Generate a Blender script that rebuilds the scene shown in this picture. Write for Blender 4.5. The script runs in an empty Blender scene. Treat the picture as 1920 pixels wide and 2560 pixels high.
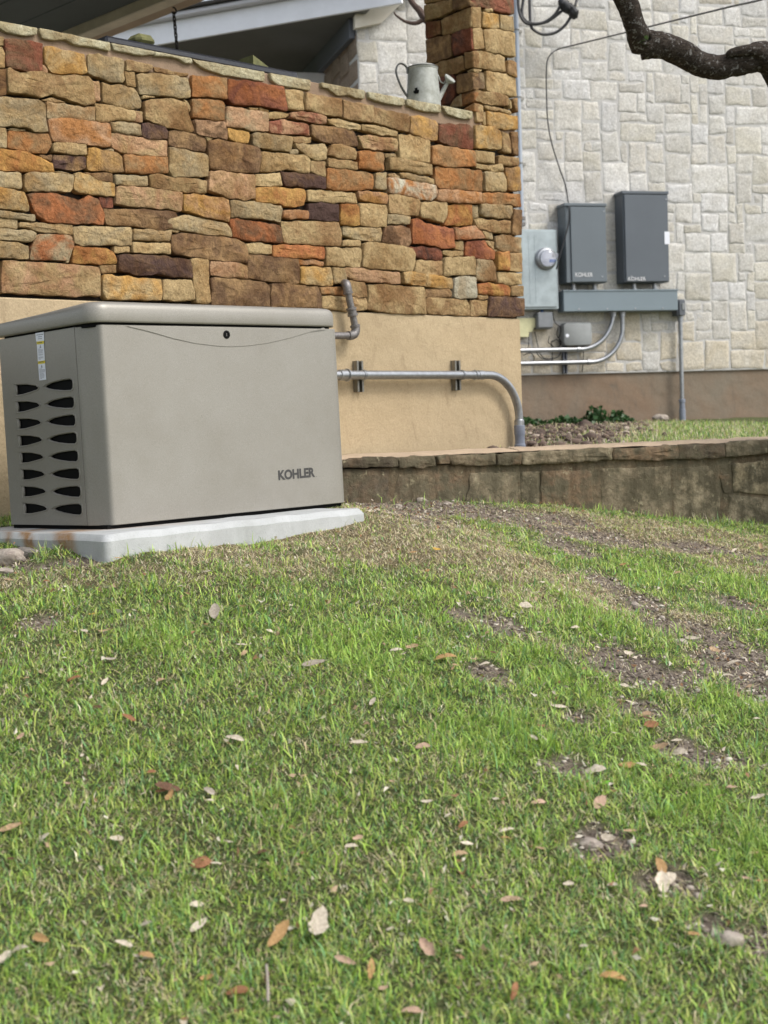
import bpy, bmesh, math, random
import numpy as np
from mathutils import Vector, noise as mn
random.seed(7); rng = np.random.default_rng(7)
D = bpy.data; COL = bpy.context.scene.collection; SC = bpy.context.scene

# ------------------------------------------------------------------ camera
CZ = 1.30                                     # camera height above the datum, metres
F_PX, PITCH, ROLL = 3556.0, 0.0613, 0.0344    # focal length in photo pixels (1920 x 2560), tilt down, roll
cp, sp, cr, sr = math.cos(PITCH), math.sin(PITCH), math.cos(ROLL), math.sin(ROLL)
M = np.array([[cr, sr, 0], [-sr, cr, 0], [0, 0, 1]]) @ np.array([[1, 0, 0], [0, -sp, -cp], [0, cp, -sp]])
CAM = np.array([0, 0, CZ])
cam = D.cameras.new('camera'); camo = D.objects.new('camera', cam); COL.objects.link(camo)
from mathutils import Matrix
camo.matrix_world = Matrix.Translation(Vector(CAM)) @ Matrix([[M[0][i], -M[1][i], -M[2][i]] for i in range(3)]).to_4x4()
cam.sensor_fit = 'VERTICAL'; cam.sensor_height = 36; cam.sensor_width = 27
cam.lens = F_PX / 2560 * 36; cam.clip_start = 0.05; cam.clip_end = 600
cam.dof.use_dof = True; cam.dof.focus_distance = 4.9; cam.dof.aperture_fstop = 5.2
SC.camera = camo

# ------------------------------------------------------------------ light
SUN_DIR = Vector((0.90, -0.46, 1.15)).normalized()    # towards the sun
el = math.asin(SUN_DIR.z); az = math.atan2(SUN_DIR.x, SUN_DIR.y)
W = D.worlds.new("World"); SC.world = W; W.use_nodes = True
nt = W.node_tree; nt.nodes.clear()
sky = nt.nodes.new('ShaderNodeTexSky'); sky.sky_type = 'NISHITA'; sky.sun_disc = False
sky.sun_elevation = el; sky.sun_rotation = az; sky.air_density = 1.0; sky.dust_density = 3.0; sky.ozone_density = 1.0
hs = nt.nodes.new('ShaderNodeHueSaturation'); hs.inputs['Saturation'].default_value = 0.38
bg = nt.nodes.new('ShaderNodeBackground'); bg.inputs['Strength'].default_value = 0.15
wo = nt.nodes.new('ShaderNodeOutputWorld')
nt.links.new(sky.outputs[0], hs.inputs['Color']); nt.links.new(hs.outputs[0], bg.inputs[0]); nt.links.new(bg.outputs[0], wo.inputs[0])
sl = D.lights.new('sun', 'SUN'); sl.energy = 1.05; sl.angle = math.radians(15); sl.color = (1.0, 0.95, 0.87)
so = D.objects.new('sun', sl); COL.objects.link(so)
so.rotation_euler = SUN_DIR.to_track_quat('Z', 'Y').to_euler()
SC.view_settings.view_transform = 'Standard'; SC.view_settings.look = 'None'
SC.view_settings.exposure = 0.78; SC.view_settings.gamma = 1; SC.view_settings.use_curve_mapping = False
SC.cycles.max_bounces = 6; SC.cycles.diffuse_bounces = 3; SC.cycles.glossy_bounces = 3; SC.cycles.transmission_bounces = 4

# ------------------------------------------------------------------ geometry of the place
def ray(x, y): return M.T @ np.array([(x - 960) / F_PX, (y - 1280) / F_PX, 1.0])
def on_plane(x, y, n, d):                    # sight line through a measured photo point, met with a plane of the place
    v = ray(x, y); return CAM + v * ((d - n @ CAM) / (n @ v))
def at_depth(x, y, z): return CAM + ray(x, y) * z
def proj(P):
    c = (np.asarray(P) - CAM) @ M.T
    return 960 + F_PX * c[..., 0] / c[..., 2], 1280 + F_PX * c[..., 1] / c[..., 2], c[..., 2]
UP = np.array([0, 0, 1.0])
class Frame:                                 # u along, v out of the face (towards the viewer), z up
    def __init__(s, O, u, z=UP):
        s.O = np.array(O, float); s.u = np.array(u, float); s.u /= np.linalg.norm(s.u)
        s.z = np.array(z, float); s.z /= np.linalg.norm(s.z); s.v = np.cross(s.u, s.z); s.v /= np.linalg.norm(s.v)
    def P(s, u, v, z): return s.O + s.u * u + s.v * v + s.z * z
    def uz(s, x, y, v=0.0):
        p = on_plane(x, y, s.v, s.v @ (s.O + s.v * v)) - s.O
        return float(p @ s.u), float(p @ s.z)
T1, T2 = 0.79965, 1.2949
nw = np.array([-math.cos(T1), math.sin(T1), 0]); WALL = Frame(nw * 5.014, (math.sin(T1), math.cos(T1), 0))
WALL.O[2] = 0
n2 = np.array([-math.cos(T2), math.sin(T2), 0]); pf = at_depth(1615, 600, 12.7)
FAR = Frame(n2 * (n2 @ pf), (math.sin(T2), math.cos(T2), 0)); FAR.O[2] = 0

# ------------------------------------------------------------------ materials
def mat(name):
    m = D.materials.new(name); m.use_nodes = True; t = m.node_tree
    return m, t, t.nodes['Principled BSDF']
def N(t, kind, **kw):
    n = t.nodes.new(kind)
    for k, v in kw.items():
        if k in n.inputs: n.inputs[k].default_value = v
        else: setattr(n, k, v)
    return n
def noise(t, scale, detail=5, rough=0.6, vec=None, dist=0.0):
    n = N(t, 'ShaderNodeTexNoise'); n.inputs['Scale'].default_value = scale; n.inputs['Detail'].default_value = detail
    n.inputs['Roughness'].default_value = rough; n.inputs['Distortion'].default_value = dist
    if vec is not None: t.links.new(vec, n.inputs['Vector'])
    return n
def ramp(t, fac, stops):
    r = N(t, 'ShaderNodeValToRGB'); e = r.color_ramp.elements
    while len(e) < len(stops): e.new(0.5)
    for i, (p, c) in enumerate(stops):
        e[i].position = p; e[i].color = (*c, 1) if len(c) == 3 else c
    t.links.new(fac, r.inputs[0]); return r
def mixc(t, fac, a, b, mode='MIX'):
    m = N(t, 'ShaderNodeMix', data_type='RGBA', blend_type=mode)
    for s, v in ((0, fac), (6, a), (7, b)):
        if hasattr(v, 'is_linked'): t.links.new(v, m.inputs[s])
        else: m.inputs[s].default_value = v if s == 0 else (*v, 1)
    return m.outputs[2]
def bump(t, b, h, dist, strength=1.0, prev=None):
    n = N(t, 'ShaderNodeBump'); n.inputs['Distance'].default_value = dist; n.inputs['Strength'].default_value = strength
    t.links.new(h, n.inputs['Height'])
    if prev is not None: t.links.new(prev.outputs[0], n.inputs['Normal'])
    t.links.new(n.outputs[0], b.inputs['Normal']); return n
def geo(t): return N(t, 'ShaderNodeNewGeometry').outputs['Position']
def simple(name, c, rough=0.6, metal=0.0, nscale=0, namp=0.15, bscale=0, bdist=0.001, c2=None, spec=None):
    m, t, b = mat(name); b.inputs['Roughness'].default_value = rough; b.inputs['Metallic'].default_value = metal
    if spec is not None: b.inputs['Specular IOR Level'].default_value = spec
    b.inputs['Base Color'].default_value = (*c, 1)
    g = geo(t)
    if nscale:
        n = noise(t, nscale, 6, 0.65, g); c2 = c2 or tuple(x * (1 - namp * 2) for x in c)
        r = ramp(t, n.outputs[0], [(0.35, c2), (0.65, c)]); t.links.new(r.outputs[0], b.inputs['Base Color'])
    if bscale:
        n = noise(t, bscale, 6, 0.65, g); bump(t, b, n.outputs[0], bdist)
    return m

def stone_mat(name, bdist=0.006, mscale=9, contrast=(0.42, 0.62), moss=False):
    m, t, b = mat(name); b.inputs['Roughness'].default_value = 0.88; b.inputs['Specular IOR Level'].default_value = 0.25
    g = geo(t); oi = N(t, 'ShaderNodeObjectInfo'); at = N(t, 'ShaderNodeAttribute', attribute_type='OBJECT', attribute_name='tone')
    add = N(t, 'ShaderNodeVectorMath', operation='ADD'); sc_ = N(t, 'ShaderNodeVectorMath', operation='SCALE')
    cx = N(t, 'ShaderNodeCombineXYZ'); t.links.new(oi.outputs['Random'], cx.inputs[0]); t.links.new(oi.outputs['Random'], cx.inputs[2])
    t.links.new(cx.outputs[0], sc_.inputs[0]); sc_.inputs['Scale'].default_value = 37
    t.links.new(g, add.inputs[0]); t.links.new(sc_.outputs[0], add.inputs[1]); v = add.outputs[0]
    n1 = noise(t, mscale, 5, 0.6, v, 0.8); r1 = ramp(t, n1.outputs[0], [(contrast[0], (0, 0, 0)), (contrast[1], (1, 1, 1))])
    c = mixc(t, r1.outputs[0], oi.outputs['Color'], at.outputs['Color'])
    n2_ = noise(t, 60, 6, 0.7, v); r2 = ramp(t, n2_.outputs[0], [(0.3, (0.68, 0.66, 0.64)), (0.7, (1.22, 1.22, 1.2))])
    c = mixc(t, 1.0, c, r2.outputs[0], 'MULTIPLY')
    n3 = noise(t, 260, 3, 0.7, v); r3 = ramp(t, n3.outputs[0], [(0.33, (0.62, 0.58, 0.55)), (0.48, (1, 1, 1)), (0.72, (1.15, 1.15, 1.15))])
    c = mixc(t, 0.75, c, r3.outputs[0], 'MULTIPLY')
    n7 = noise(t, 4.5, 5, 0.65, v, 0.6); r7 = ramp(t, n7.outputs[0], [(0.36, (0.70, 0.60, 0.50) if not moss and name == 'sandstone' else (0.9, 0.89, 0.87)), (0.56, (1.04, 1.04, 1.04))]); c = mixc(t, 1.0, c, r7.outputs[0], 'MULTIPLY')
    if moss:
        n4 = noise(t, 7, 6, 0.7, g); r4 = ramp(t, n4.outputs[0], [(0.44, (0, 0, 0)), (0.56, (1, 1, 1))]); c = mixc(t, r4.outputs[0], c, (0.105, 0.092, 0.06))
        n5 = noise(t, 19, 8, 0.75, g); r5 = ramp(t, n5.outputs[0], [(0.60, (0, 0, 0)), (0.66, (1, 1, 1))]); c = mixc(t, r5.outputs[0], c, (0.30, 0.27, 0.18)); mp_s = N(t, 'ShaderNodeMapping'); mp_s.inputs['Scale'].default_value = (9, 9, 1.4); t.links.new(g, mp_s.inputs[0]); n6 = noise(t, 3.0, 5, .6, mp_s.outputs[0]); r6 = ramp(t, n6.outputs[0], [(.35, (.72, .70, .66)), (.6, (1.1, 1.09, 1.06))]); c = mixc(t, 1.0, c, r6.outputs[0], 'MULTIPLY')
    t.links.new(c, b.inputs['Base Color'])
    nb = noise(t, 22, 8, 0.62, v, 0.4); vo = N(t, 'ShaderNodeTexVoronoi'); vo.inputs['Scale'].default_value = 16; t.links.new(v, vo.inputs['Vector'])
    b1 = bump(t, b, nb.outputs[0], bdist * 2.2); b2 = bump(t, b, n2_.outputs[0], bdist * 0.6, 1, b1); bump(t, b, n3.outputs[0], bdist * 0.2, 1, b2)
    return m
MS = stone_mat('sandstone', 0.009)
MSW = stone_mat('limestone', 0.004, 5, (0.4, 0.7))
MMOSS = stone_mat('weathered_stone', 0.006, 11, (0.4, 0.6), True)
def stain_mat(name, base, stain, streak, rough=0.9, bd=0.0015, bs=90):
    m, t, b = mat(name); g = geo(t); b.inputs['Roughness'].default_value = rough; b.inputs['Specular IOR Level'].default_value = 0.2
    n = noise(t, 1.6, 6, 0.62, g, 0.6); r = ramp(t, n.outputs[0], [(0.36, (0, 0, 0)), (0.72, (1, 1, 1))]); c = mixc(t, r.outputs[0], base, stain)
    mp = N(t, 'ShaderNodeMapping'); mp.inputs['Scale'].default_value = (6, 6, 2.2); t.links.new(g, mp.inputs[0])
    n2_ = noise(t, 2.2, 7, 0.7, mp.outputs[0], 1.2); r2 = ramp(t, n2_.outputs[0], [(0.55, (0, 0, 0)), (0.78, (1, 1, 1))]); c = mixc(t, r2.outputs[0], c, streak)
    n3 = noise(t, 130, 4, 0.7, g); r3 = ramp(t, n3.outputs[0], [(0.3, (0.86, 0.85, 0.83)), (0.6, (1.06, 1.06, 1.06))]); c = mixc(t, 1, c, r3.outputs[0], 'MULTIPLY')
    n4 = noise(t, 34, 3, 0.8, g); r4 = ramp(t, n4.outputs[0], [(0.22, (0.55, 0.5, 0.42)), (0.29, (1, 1, 1))]); c = mixc(t, 1, c, r4.outputs[0], 'MULTIPLY')
    t.links.new(c, b.inputs['Base Color'])
    nb = noise(t, bs, 6, 0.6, g); nl = noise(t, 5, 3, 0.5, g); b1 = bump(t, b, nl.outputs[0], 0.02); bump(t, b, nb.outputs[0], bd * 2, 1, b1); return m
M_STUCCO = stain_mat('tan_stucco', (0.46, 0.365, 0.235), (0.41, 0.32, 0.20), (0.33, 0.25, 0.155))
M_PLINTH = stain_mat('brown_stucco', (0.215, 0.182, 0.14), (0.225, 0.155, 0.105), (0.15, 0.13, 0.105))
M_MORT = simple('dark_joint_mortar', (0.028, 0.019, 0.013), 0.95, 0, 60, 0.3, 150, 0.003)
M_BED = simple('pinkish_bedding_mortar', (0.30, 0.21, 0.14), 0.95, 0, 14, 0.13, 120, 0.004)
M_WMORT = simple('pale_mortar', (0.54, 0.53, 0.51), 0.95, 0, 4, 0.07, 60, 0.006)
M_LMORT = simple('grimy_mortar', (0.13, 0.10, 0.068), 0.95, 0, 8, 0.25, 60, 0.006)
M_CORE = simple('wall_core', (0.10, 0.08, 0.06), 0.95)
M_BLACK = simple('black_plastic', (0.006, 0.006, 0.006), 0.7, spec=0.1)
M_RUBBER = simple('black_cable', (0.014, 0.014, 0.016), 0.45)
def paint_mat():
    m, t, b = mat('champagne_metallic_paint'); g = geo(t); b.inputs['Roughness'].default_value = 0.42; b.inputs['Metallic'].default_value = 0.30
    n = noise(t, 520, 3, 0.7, g); r = ramp(t, n.outputs[0], [(0.3, (0.215, 0.204, 0.180)), (0.7, (0.35, 0.333, 0.298))])
    n2_ = noise(t, 4, 6, 0.7, g); r2 = ramp(t, n2_.outputs[0], [(0.35, (0.93, 0.92, 0.90)), (0.65, (1.03, 1.03, 1.03))])
    c = mixc(t, 1, r.outputs[0], r2.outputs[0], 'MULTIPLY')
    n3 = noise(t, 70, 2, 0.8, g); r3 = ramp(t, n3.outputs[0], [(0.20, (0.45, 0.42, 0.38)), (0.245, (1, 1, 1))]); c = mixc(t, 1, c, r3.outputs[0], 'MULTIPLY')
    t.links.new(c, b.inputs['Base Color']); bump(t, b, n.outputs[0], 0.0004, 0.5)
    r4 = ramp(t, n2_.outputs[0], [(0.3, (0.36,) * 3), (0.7, (0.50,) * 3)]); t.links.new(r4.outputs[0], b.inputs['Roughness'])
    return m
M_GEN = paint_mat()
def metal(name, c, rough, ns=40, amp=0.12, bd=0.0003): 
    m = simple(name, c, rough, 0.9, ns, amp, 200, bd); return m
M_GALV = metal('galvanised_steel', (0.40, 0.415, 0.435), 0.38)
M_STRUT = metal('zinc_strut', (0.30, 0.29, 0.26), 0.45)
M_IRON = simple('grey_iron_pipe', (0.25, 0.235, 0.228), 0.5, 0.6, 70, 0.2, 200, 0.0006)
M_PVC = simple('blue_grey_pvc', (0.22, 0.245, 0.30), 0.5, 0, 60, 0.1)
M_BOX = simple('charcoal_enclosure_paint', (0.095, 0.112, 0.132), 0.5, 0, 3, 0.05, 300, 0.0003)
M_TROUGH = simple('blue_grey_enclosure_paint', (0.19, 0.24, 0.27), 0.45, 0, 2, 0.04)
M_PANEL = simple('galvanised_panel', (0.40, 0.46, 0.48), 0.45, 0.35, 9, 0.12)
M_UTIL = simple('utility_grey_plastic', (0.26, 0.275, 0.275), 0.6, 0, 12, 0.07)
M_WPAINT = simple('white_paint', (0.82, 0.84, 0.88), 0.5, 0, 6, 0.04)
M_CREAM = simple('cream_paint', (0.60, 0.56, 0.47), 0.6, 0, 8, 0.05)
M_INK = simple('dark_grey_lettering', (0.045, 0.043, 0.042), 0.5)
M_WINK = simple('white_lettering', (0.75, 0.75, 0.76), 0.6)
M_LABEL = simple('white_label', (0.74, 0.76, 0.82), 0.4)
M_YEL = simple('yellow_label', (0.75, 0.60, 0.02), 0.4)
M_PRINT = simple('grey_print', (0.25, 0.26, 0.30), 0.5)
M_FOAM = simple('cream_board', (0.62, 0.60, 0.36), 0.8, 0, 20, 0.08)
M_SOFF = simple('dark_green_soffit', (0.040, 0.050, 0.046), 0.6, 0, 4, 0.1)
M_PSOFF = simple('grey_porch_soffit', (0.14, 0.145, 0.14), 0.7, 0, 3, 0.08)
M_TRIM = simple('slate_trim', (0.10, 0.11, 0.13), 0.6)
M_BEAM = simple('khaki_beam_paint', (0.56, 0.48, 0.36), 0.6, 0, 7, 0.1)
M_BEAM2 = simple('brown_beam_paint', (0.36, 0.26, 0.17), 0.6, 0, 7, 0.1)
M_GRANITE = simple('dark_granite', (0.028, 0.030, 0.038), 0.35, 0, 80, 0.25)
M_SHINGLE = simple('roof_shingle', (0.06, 0.055, 0.05), 0.9, 0, 30, 0.2)
M_OLIVE = simple('olive_block', (0.16, 0.16, 0.06), 0.8, 0, 25, 0.2)
M_CAN = simple('weathered_zinc', (0.44, 0.455, 0.43), 0.6, 0.2, 22, 0.0, 90, 0.0008, c2=(0.27, 0.28, 0.245))
M_CAND = simple('dull_zinc', (0.17, 0.175, 0.17), 0.5, 0.5, 30, 0.15)
M_CHAIN = simple('rusty_chain', (0.04, 0.033, 0.03), 0.7, 0.4, 90, 0.2)
M_LENS = None
def glass(name, c, rough=0.05):
    m, t, b = mat(name); b.inputs['Base Color'].default_value = (*c, 1); b.inputs['Roughness'].default_value = rough
    b.inputs['Transmission Weight'].default_value = 0.85; b.inputs['IOR'].default_value = 1.45; return m
M_GLASS = glass('meter_glass', (0.95, 0.96, 1.0))
def concrete_mat():
    m, t, b = mat('precast_concrete'); g = geo(t); b.inputs['Roughness'].default_value = 0.85
    n = noise(t, 5, 7, 0.7, g, 0.5); r = ramp(t, n.outputs[0], [(0.3, (0.33, 0.34, 0.335)), (0.7, (0.47, 0.485, 0.49))])
    n2_ = noise(t, 220, 4, 0.7, g); r2 = ramp(t, n2_.outputs[0], [(0.28, (0.7, 0.7, 0.7)), (0.45, (1, 1, 1))]); c = mixc(t, 1, r.outputs[0], r2.outputs[0], 'MULTIPLY')
    at = N(t, 'ShaderNodeAttribute', attribute_name='rust'); n3 = noise(t, 30, 5, 0.7, g)
    mm = N(t, 'ShaderNodeMath', operation='MULTIPLY'); t.links.new(at.outputs['Fac'], mm.inputs[0])
    r3 = ramp(t, n3.outputs[0], [(0.3, (0.35,) * 3), (0.6, (1,) * 3)]); t.links.new(r3.outputs[0], mm.inputs[1])
    c = mixc(t, mm.outputs[0], c, (0.27, 0.155, 0.07)); t.links.new(c, b.inputs['Base Color'])
    bump(t, b, n2_.outputs[0], 0.0012); return m
M_CONC = concrete_mat()
def bark_mat():
    m, t, b = mat('oak_bark'); g = geo(t); b.inputs['Roughness'].default_value = 0.95; b.inputs['Specular IOR Level'].default_value = 0.15
    mp = N(t, 'ShaderNodeMapping'); mp.inputs['Scale'].default_value = (1, 1, 2.4); t.links.new(g, mp.inputs[0])
    n = noise(t, 55, 8, 0.75, mp.outputs[0], 1.0); r = ramp(t, n.outputs[0], [(0.35, (0.014, 0.011, 0.010)), (0.62, (0.115, 0.092, 0.074))])
    n2_ = noise(t, 38, 7, 0.8, g, 0.4); r2 = ramp(t, n2_.outputs[0], [(0.565, (0, 0, 0)), (0.60, (1, 1, 1))]); c = mixc(t, r2.outputs[0], r.outputs[0], (0.36, 0.35, 0.33))
    n3 = noise(t, 6, 4, 0.7, g); r3 = ramp(t, n3.outputs[0], [(0.66, (0, 0, 0)), (0.70, (1, 1, 1))]); c = mixc(t, r3.outputs[0], c, (0.10, 0.17, 0.05))
    t.links.new(c, b.inputs['Base Color']); bump(t, b, n.outputs[0], 0.03); return m
M_BARK = bark_mat()
def leafy(name, attr=None, c=(0.08, 0.16, 0.03), rough=0.55, trans=0.25):
    m, t, b = mat(name); b.inputs['Roughness'].default_value = rough; b.inputs['Specular IOR Level'].default_value = 0.3
    if attr == 'vert':
        a = N(t, 'ShaderNodeAttribute', attribute_name='tint'); col = a.outputs['Color']
    elif attr == 'obj':
        a = N(t, 'ShaderNodeObjectInfo'); g = geo(t); n = noise(t, 160, 5, 0.7, g); r = ramp(t, n.outputs[0], [(0.3, (0.62, 0.58, 0.52)), (0.7, (1.15, 1.15, 1.15))])
        col = mixc(t, 1, a.outputs['Color'], r.outputs[0], 'MULTIPLY'); bump(t, b, n.outputs[0], 0.002)
    else:
        col = None; b.inputs['Base Color'].default_value = (*c, 1)
    if col is not None: t.links.new(col, b.inputs['Base Color'])
    tr = N(t, 'ShaderNodeBsdfTranslucent'); mx = N(t, 'ShaderNodeMixShader'); mx.inputs[0].default_value = trans
    if col is not None: t.links.new(col, tr.inputs[0])
    else: tr.inputs[0].default_value = (*c, 1)
    out = t.nodes['Material Output']; t.links.new(b.outputs[0], mx.inputs[1]); t.links.new(tr.outputs[0], mx.inputs[2]); t.links.new(mx.outputs[0], out.inputs[0])
    return m
M_GRASS = leafy('grass_blade', 'vert', rough=0.5, trans=0.25)
M_LEAF = leafy('dead_leaf', 'obj', rough=0.65, trans=0.12)
M_IVY = leafy('ivy_leaf', None, (0.035, 0.085, 0.025), 0.4, 0.15)
M_TREEL = leafy('tree_leaf', None, (0.10, 0.22, 0.04), 0.5, 0.35)
def soil_mat():
    m, t, b = mat('soil_and_thatch'); g = geo(t); b.inputs['Roughness'].default_value = 0.95; b.inputs['Specular IOR Level'].default_value = 0.15
    at = N(t, 'ShaderNodeAttribute', attribute_name='bare')
    n = noise(t, 75, 7, 0.75, g); soil = ramp(t, n.outputs[0], [(0.28, (0.06, 0.047, 0.038)), (0.48, (0.20, 0.16, 0.13)), (0.62, (0.32, 0.27, 0.22)), (0.78, (0.52, 0.47, 0.40))])
    n2_ = noise(t, 110, 7, 0.75, g, 1.5); th = ramp(t, n2_.outputs[0], [(0.32, (0.035, 0.045, 0.018)), (0.54, (0.11, 0.125, 0.052)), (0.78, (0.30, 0.28, 0.14))])
    c = mixc(t, at.outputs['Fac'], th.outputs[0], soil.outputs[0]); ad = N(t, 'ShaderNodeAttribute', attribute_name='dry'); st2 = ramp(t, n2_.outputs[0], [(0.36, (0.05, 0.038, 0.024)), (0.52, (0.21, 0.165, 0.10)), (0.70, (0.52, 0.43, 0.28))]); c = mixc(t, ad.outputs['Fac'], c, st2.outputs[0]); t.links.new(c, b.inputs['Base Color'])
    b1 = bump(t, b, n.outputs[0], 0.012); bump(t, b, n2_.outputs[0], 0.005, 1, b1); return m
M_SOIL = soil_mat()
M_ROCK = simple('pale_rock', (0.42, 0.37, 0.31), 0.9, 0, 30, 0.2, 60, 0.006, c2=(0.24, 0.20, 0.17))

# ------------------------------------------------------------------ mesh helpers
def reg(name, data, parent=None, origin=(0, 0, 0)):
    o = D.objects.new(name, data); COL.objects.link(o); o['wo'] = list(map(float, origin))
    if parent is not None:
        o.parent = parent; o.location = [a - b for a, b in zip(origin, parent['wo'])]
    else: o.location = origin
    return o
ALL = []
def tag(o, label=None, cat=None, group=None, kind=None):
    if label: o['label'] = label
    if cat: o['category'] = cat; o['kind'] = 'thing'
    if group: o['group'] = group
    if kind: o['kind'] = kind
    return o
def empty(name, loc, label, cat, group=None):
    return tag(reg(name, None, None, loc), label, cat, group)
class MB:
    def __init__(s): s.v = []; s.f = []
    def add(s, vs, fs):
        k = len(s.v); s.v += [tuple(map(float, p)) for p in vs]; s.f += [tuple(i + k for i in f) for f in fs]; return s
    def box(s, O, a, b, c, ch=0.002):       # corner O, edge vectors a, b, c, chamfered edges
        O = np.array(O, float); E = [np.array(x, float) for x in (a, b, c)]; L = [np.linalg.norm(x) for x in E]; U = [e / l for e, l in zip(E, L)]
        ch = min(ch, min(L) * 0.4); vs = []; ix = {}
        for i in (0, 1):
            for j in (0, 1):
                for k in (0, 1):
                    for ax in range(3):
                        p = O.copy()
                        for q, sd in enumerate((i, j, k)):
                            t = (L[q] if sd else 0) if q == ax else ((L[q] - ch) if sd else ch); p = p + U[q] * t
                        ix[(i, j, k, ax)] = len(vs); vs.append(p)
        fs = []
        for ax in range(3):
            o1, o2 = [q for q in range(3) if q != ax]
            for sd in (0, 1):
                f = []
                for (x, y) in ((0, 0), (1, 0), (1, 1), (0, 1)):
                    c_ = [0, 0, 0]; c_[ax] = sd; c_[o1] = x; c_[o2] = y; f.append(ix[(*c_, ax)])
                fs.append(f)
            for x in (0, 1):
                for y in (0, 1):
                    c0 = [0, 0, 0]; c0[o1] = x; c0[o2] = y; c1 = list(c0); c1[ax] = 1
                    fs.append([ix[(*c0, o1)], ix[(*c1, o1)], ix[(*c1, o2)], ix[(*c0, o2)]])
        for i in (0, 1):
            for j in (0, 1):
                for k in (0, 1): fs.append([ix[(i, j, k, 0)], ix[(i, j, k, 1)], ix[(i, j, k, 2)]])
        return s.add(vs, fs)
    def fbox(s, fr, u0, u1, v0, v1, z0, z1, ch=0.002):
        return s.box(fr.P(u0, v0, z0), fr.u * (u1 - u0), fr.v * (v1 - v0), fr.z * (z1 - z0), ch)
    def tube(s, pts, r, n=14, cap=True, jit=0.0):
        pts = [np.array(p, float) for p in pts]; m = len(pts); rr = [r] * m if np.isscalar(r) else list(r)
        tn = [pts[min(i + 1, m - 1)] - pts[max(i - 1, 0)] for i in range(m)]; tn = [t / (np.linalg.norm(t) + 1e-12) for t in tn]
        a = np.cross(tn[0], UP); a = np.array([1.0, 0, 0]) if np.linalg.norm(a) < 0.05 else a; a /= np.linalg.norm(a)
        vs = []
        for i in range(m):
            a = a - tn[i] * (a @ tn[i]); a /= np.linalg.norm(a); b = np.cross(tn[i], a)
            for k in range(n):
                th = 2 * math.pi * k / n; q = rr[i]
                p = pts[i] + (a * math.cos(th) + b * math.sin(th)) * q
                if jit: p = pts[i] + (p - pts[i]) * (1 + jit * (mn.noise(Vector(p * 14)) + 0.6 * mn.noise(Vector(p * 45))))
                vs.append(p)
        fs = [(i * n + k, i * n + (k + 1) % n, (i + 1) * n + (k + 1) % n, (i + 1) * n + k) for i in range(m - 1) for k in range(n)]
        if cap: fs += [tuple(range(n)), tuple(range((m - 1) * n, m * n))]
        return s.add(vs, fs)
    def lathe(s, O, ax, prof, n=28, cap=True):     # prof: (radius, distance along ax)
        O = np.array(O, float); ax = np.array(ax, float); ax /= np.linalg.norm(ax)
        a = np.cross(ax, UP if abs(ax[2]) < 0.9 else np.array([1.0, 0, 0])); a /= np.linalg.norm(a); b = np.cross(ax, a)
        vs = [O + ax * h + (a * math.cos(2 * math.pi * k / n) + b * math.sin(2 * math.pi * k / n)) * r for r, h in prof for k in range(n)]
        m = len(prof); fs = [(i * n + k, i * n + (k + 1) % n, (i + 1) * n + (k + 1) % n, (i + 1) * n + k) for i in range(m - 1) for k in range(n)]
        if cap: fs += [tuple(range(n)), tuple(range((m - 1) * n, m * n))]
        return s.add(vs, fs)
    def build(s, name, m, parent=None, origin=None, smooth=35):
        if origin is None: origin = parent['wo'] if parent is not None else np.mean(s.v, axis=0)
        me = D.meshes.new(name); me.from_pydata([tuple(a - b for a, b in zip(p, origin)) for p in s.v], [], s.f); me.update()
        bm = bmesh.new(); bm.from_mesh(me); bmesh.ops.recalc_face_normals(bm, faces=bm.faces); bm.to_mesh(me); bm.free()
        if smooth:
            me.polygons.foreach_set('use_smooth', [True] * len(me.polygons))
            try: me.set_sharp_from_angle(angle=math.radians(smooth))
            except Exception: pass
        me.materials.append(m); return reg(name, me, parent, origin)
def arc(c, a, b, r, t0, t1, n=10):
    return [np.array(c) + a * (r * math.cos(t0 + (t1 - t0) * i / n)) + b * (r * math.sin(t0 + (t1 - t0) * i / n)) for i in range(n + 1)]
def smooth_path(P, k=8):
    P = [np.array(p, float) for p in P]; Q = [2 * P[0] - P[1]] + P + [2 * P[-1] - P[-2]]; out = []
    for i in range(1, len(Q) - 2):
        for j in range(k):
            t = j / k; a, b, c, d = Q[i - 1:i + 3]
            out.append(0.5 * ((2 * b) + (-a + c) * t + (2 * a - 5 * b + 4 * c - d) * t * t + (-a + 3 * b - 3 * c + d) * t ** 3))
    return out + [P[-1]]

# ------------------------------------------------------------------ stones
def outline(poly, spacing, jit):
    P = np.array(poly, float); n = len(P); out = []
    per = sum(np.linalg.norm(P[(i + 1) % n] - P[i]) for i in range(n)); sp_ = max(spacing, per / 38)
    for i in range(n):
        a, b, c = P[i - 1], P[i], P[(i + 1) % n]; la, lc = np.linalg.norm(a - b), np.linalg.norm(c - b)
        r = min(0.0055, la * 0.3, lc * 0.3)
        out.append(b + (a - b) / (la + 1e-9) * r); out.append(b + ((a - b) / (la + 1e-9) + (c - b) / (lc + 1e-9)) * r * 0.28); out.append(b + (c - b) / (lc + 1e-9) * r)
        m = lc - r - min(0.0055, lc * 0.3); k = int(m / sp_)
        for j in range(1, k + 1): out.append(b + (c - b) / lc * (r + m * j / (k + 1)))
    out = np.array(out)
    for i in range(len(out)):
        q = Vector((out[i][0] * 22, out[i][1] * 22, 3.1)); q3 = q * 3.1; out[i] += np.array([mn.noise(q) + .45 * mn.noise(q3), mn.noise(q + Vector((9, 4, 2))) + .45 * mn.noise(q3 + Vector((5, 1, 0)))]) * jit
    return out
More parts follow.
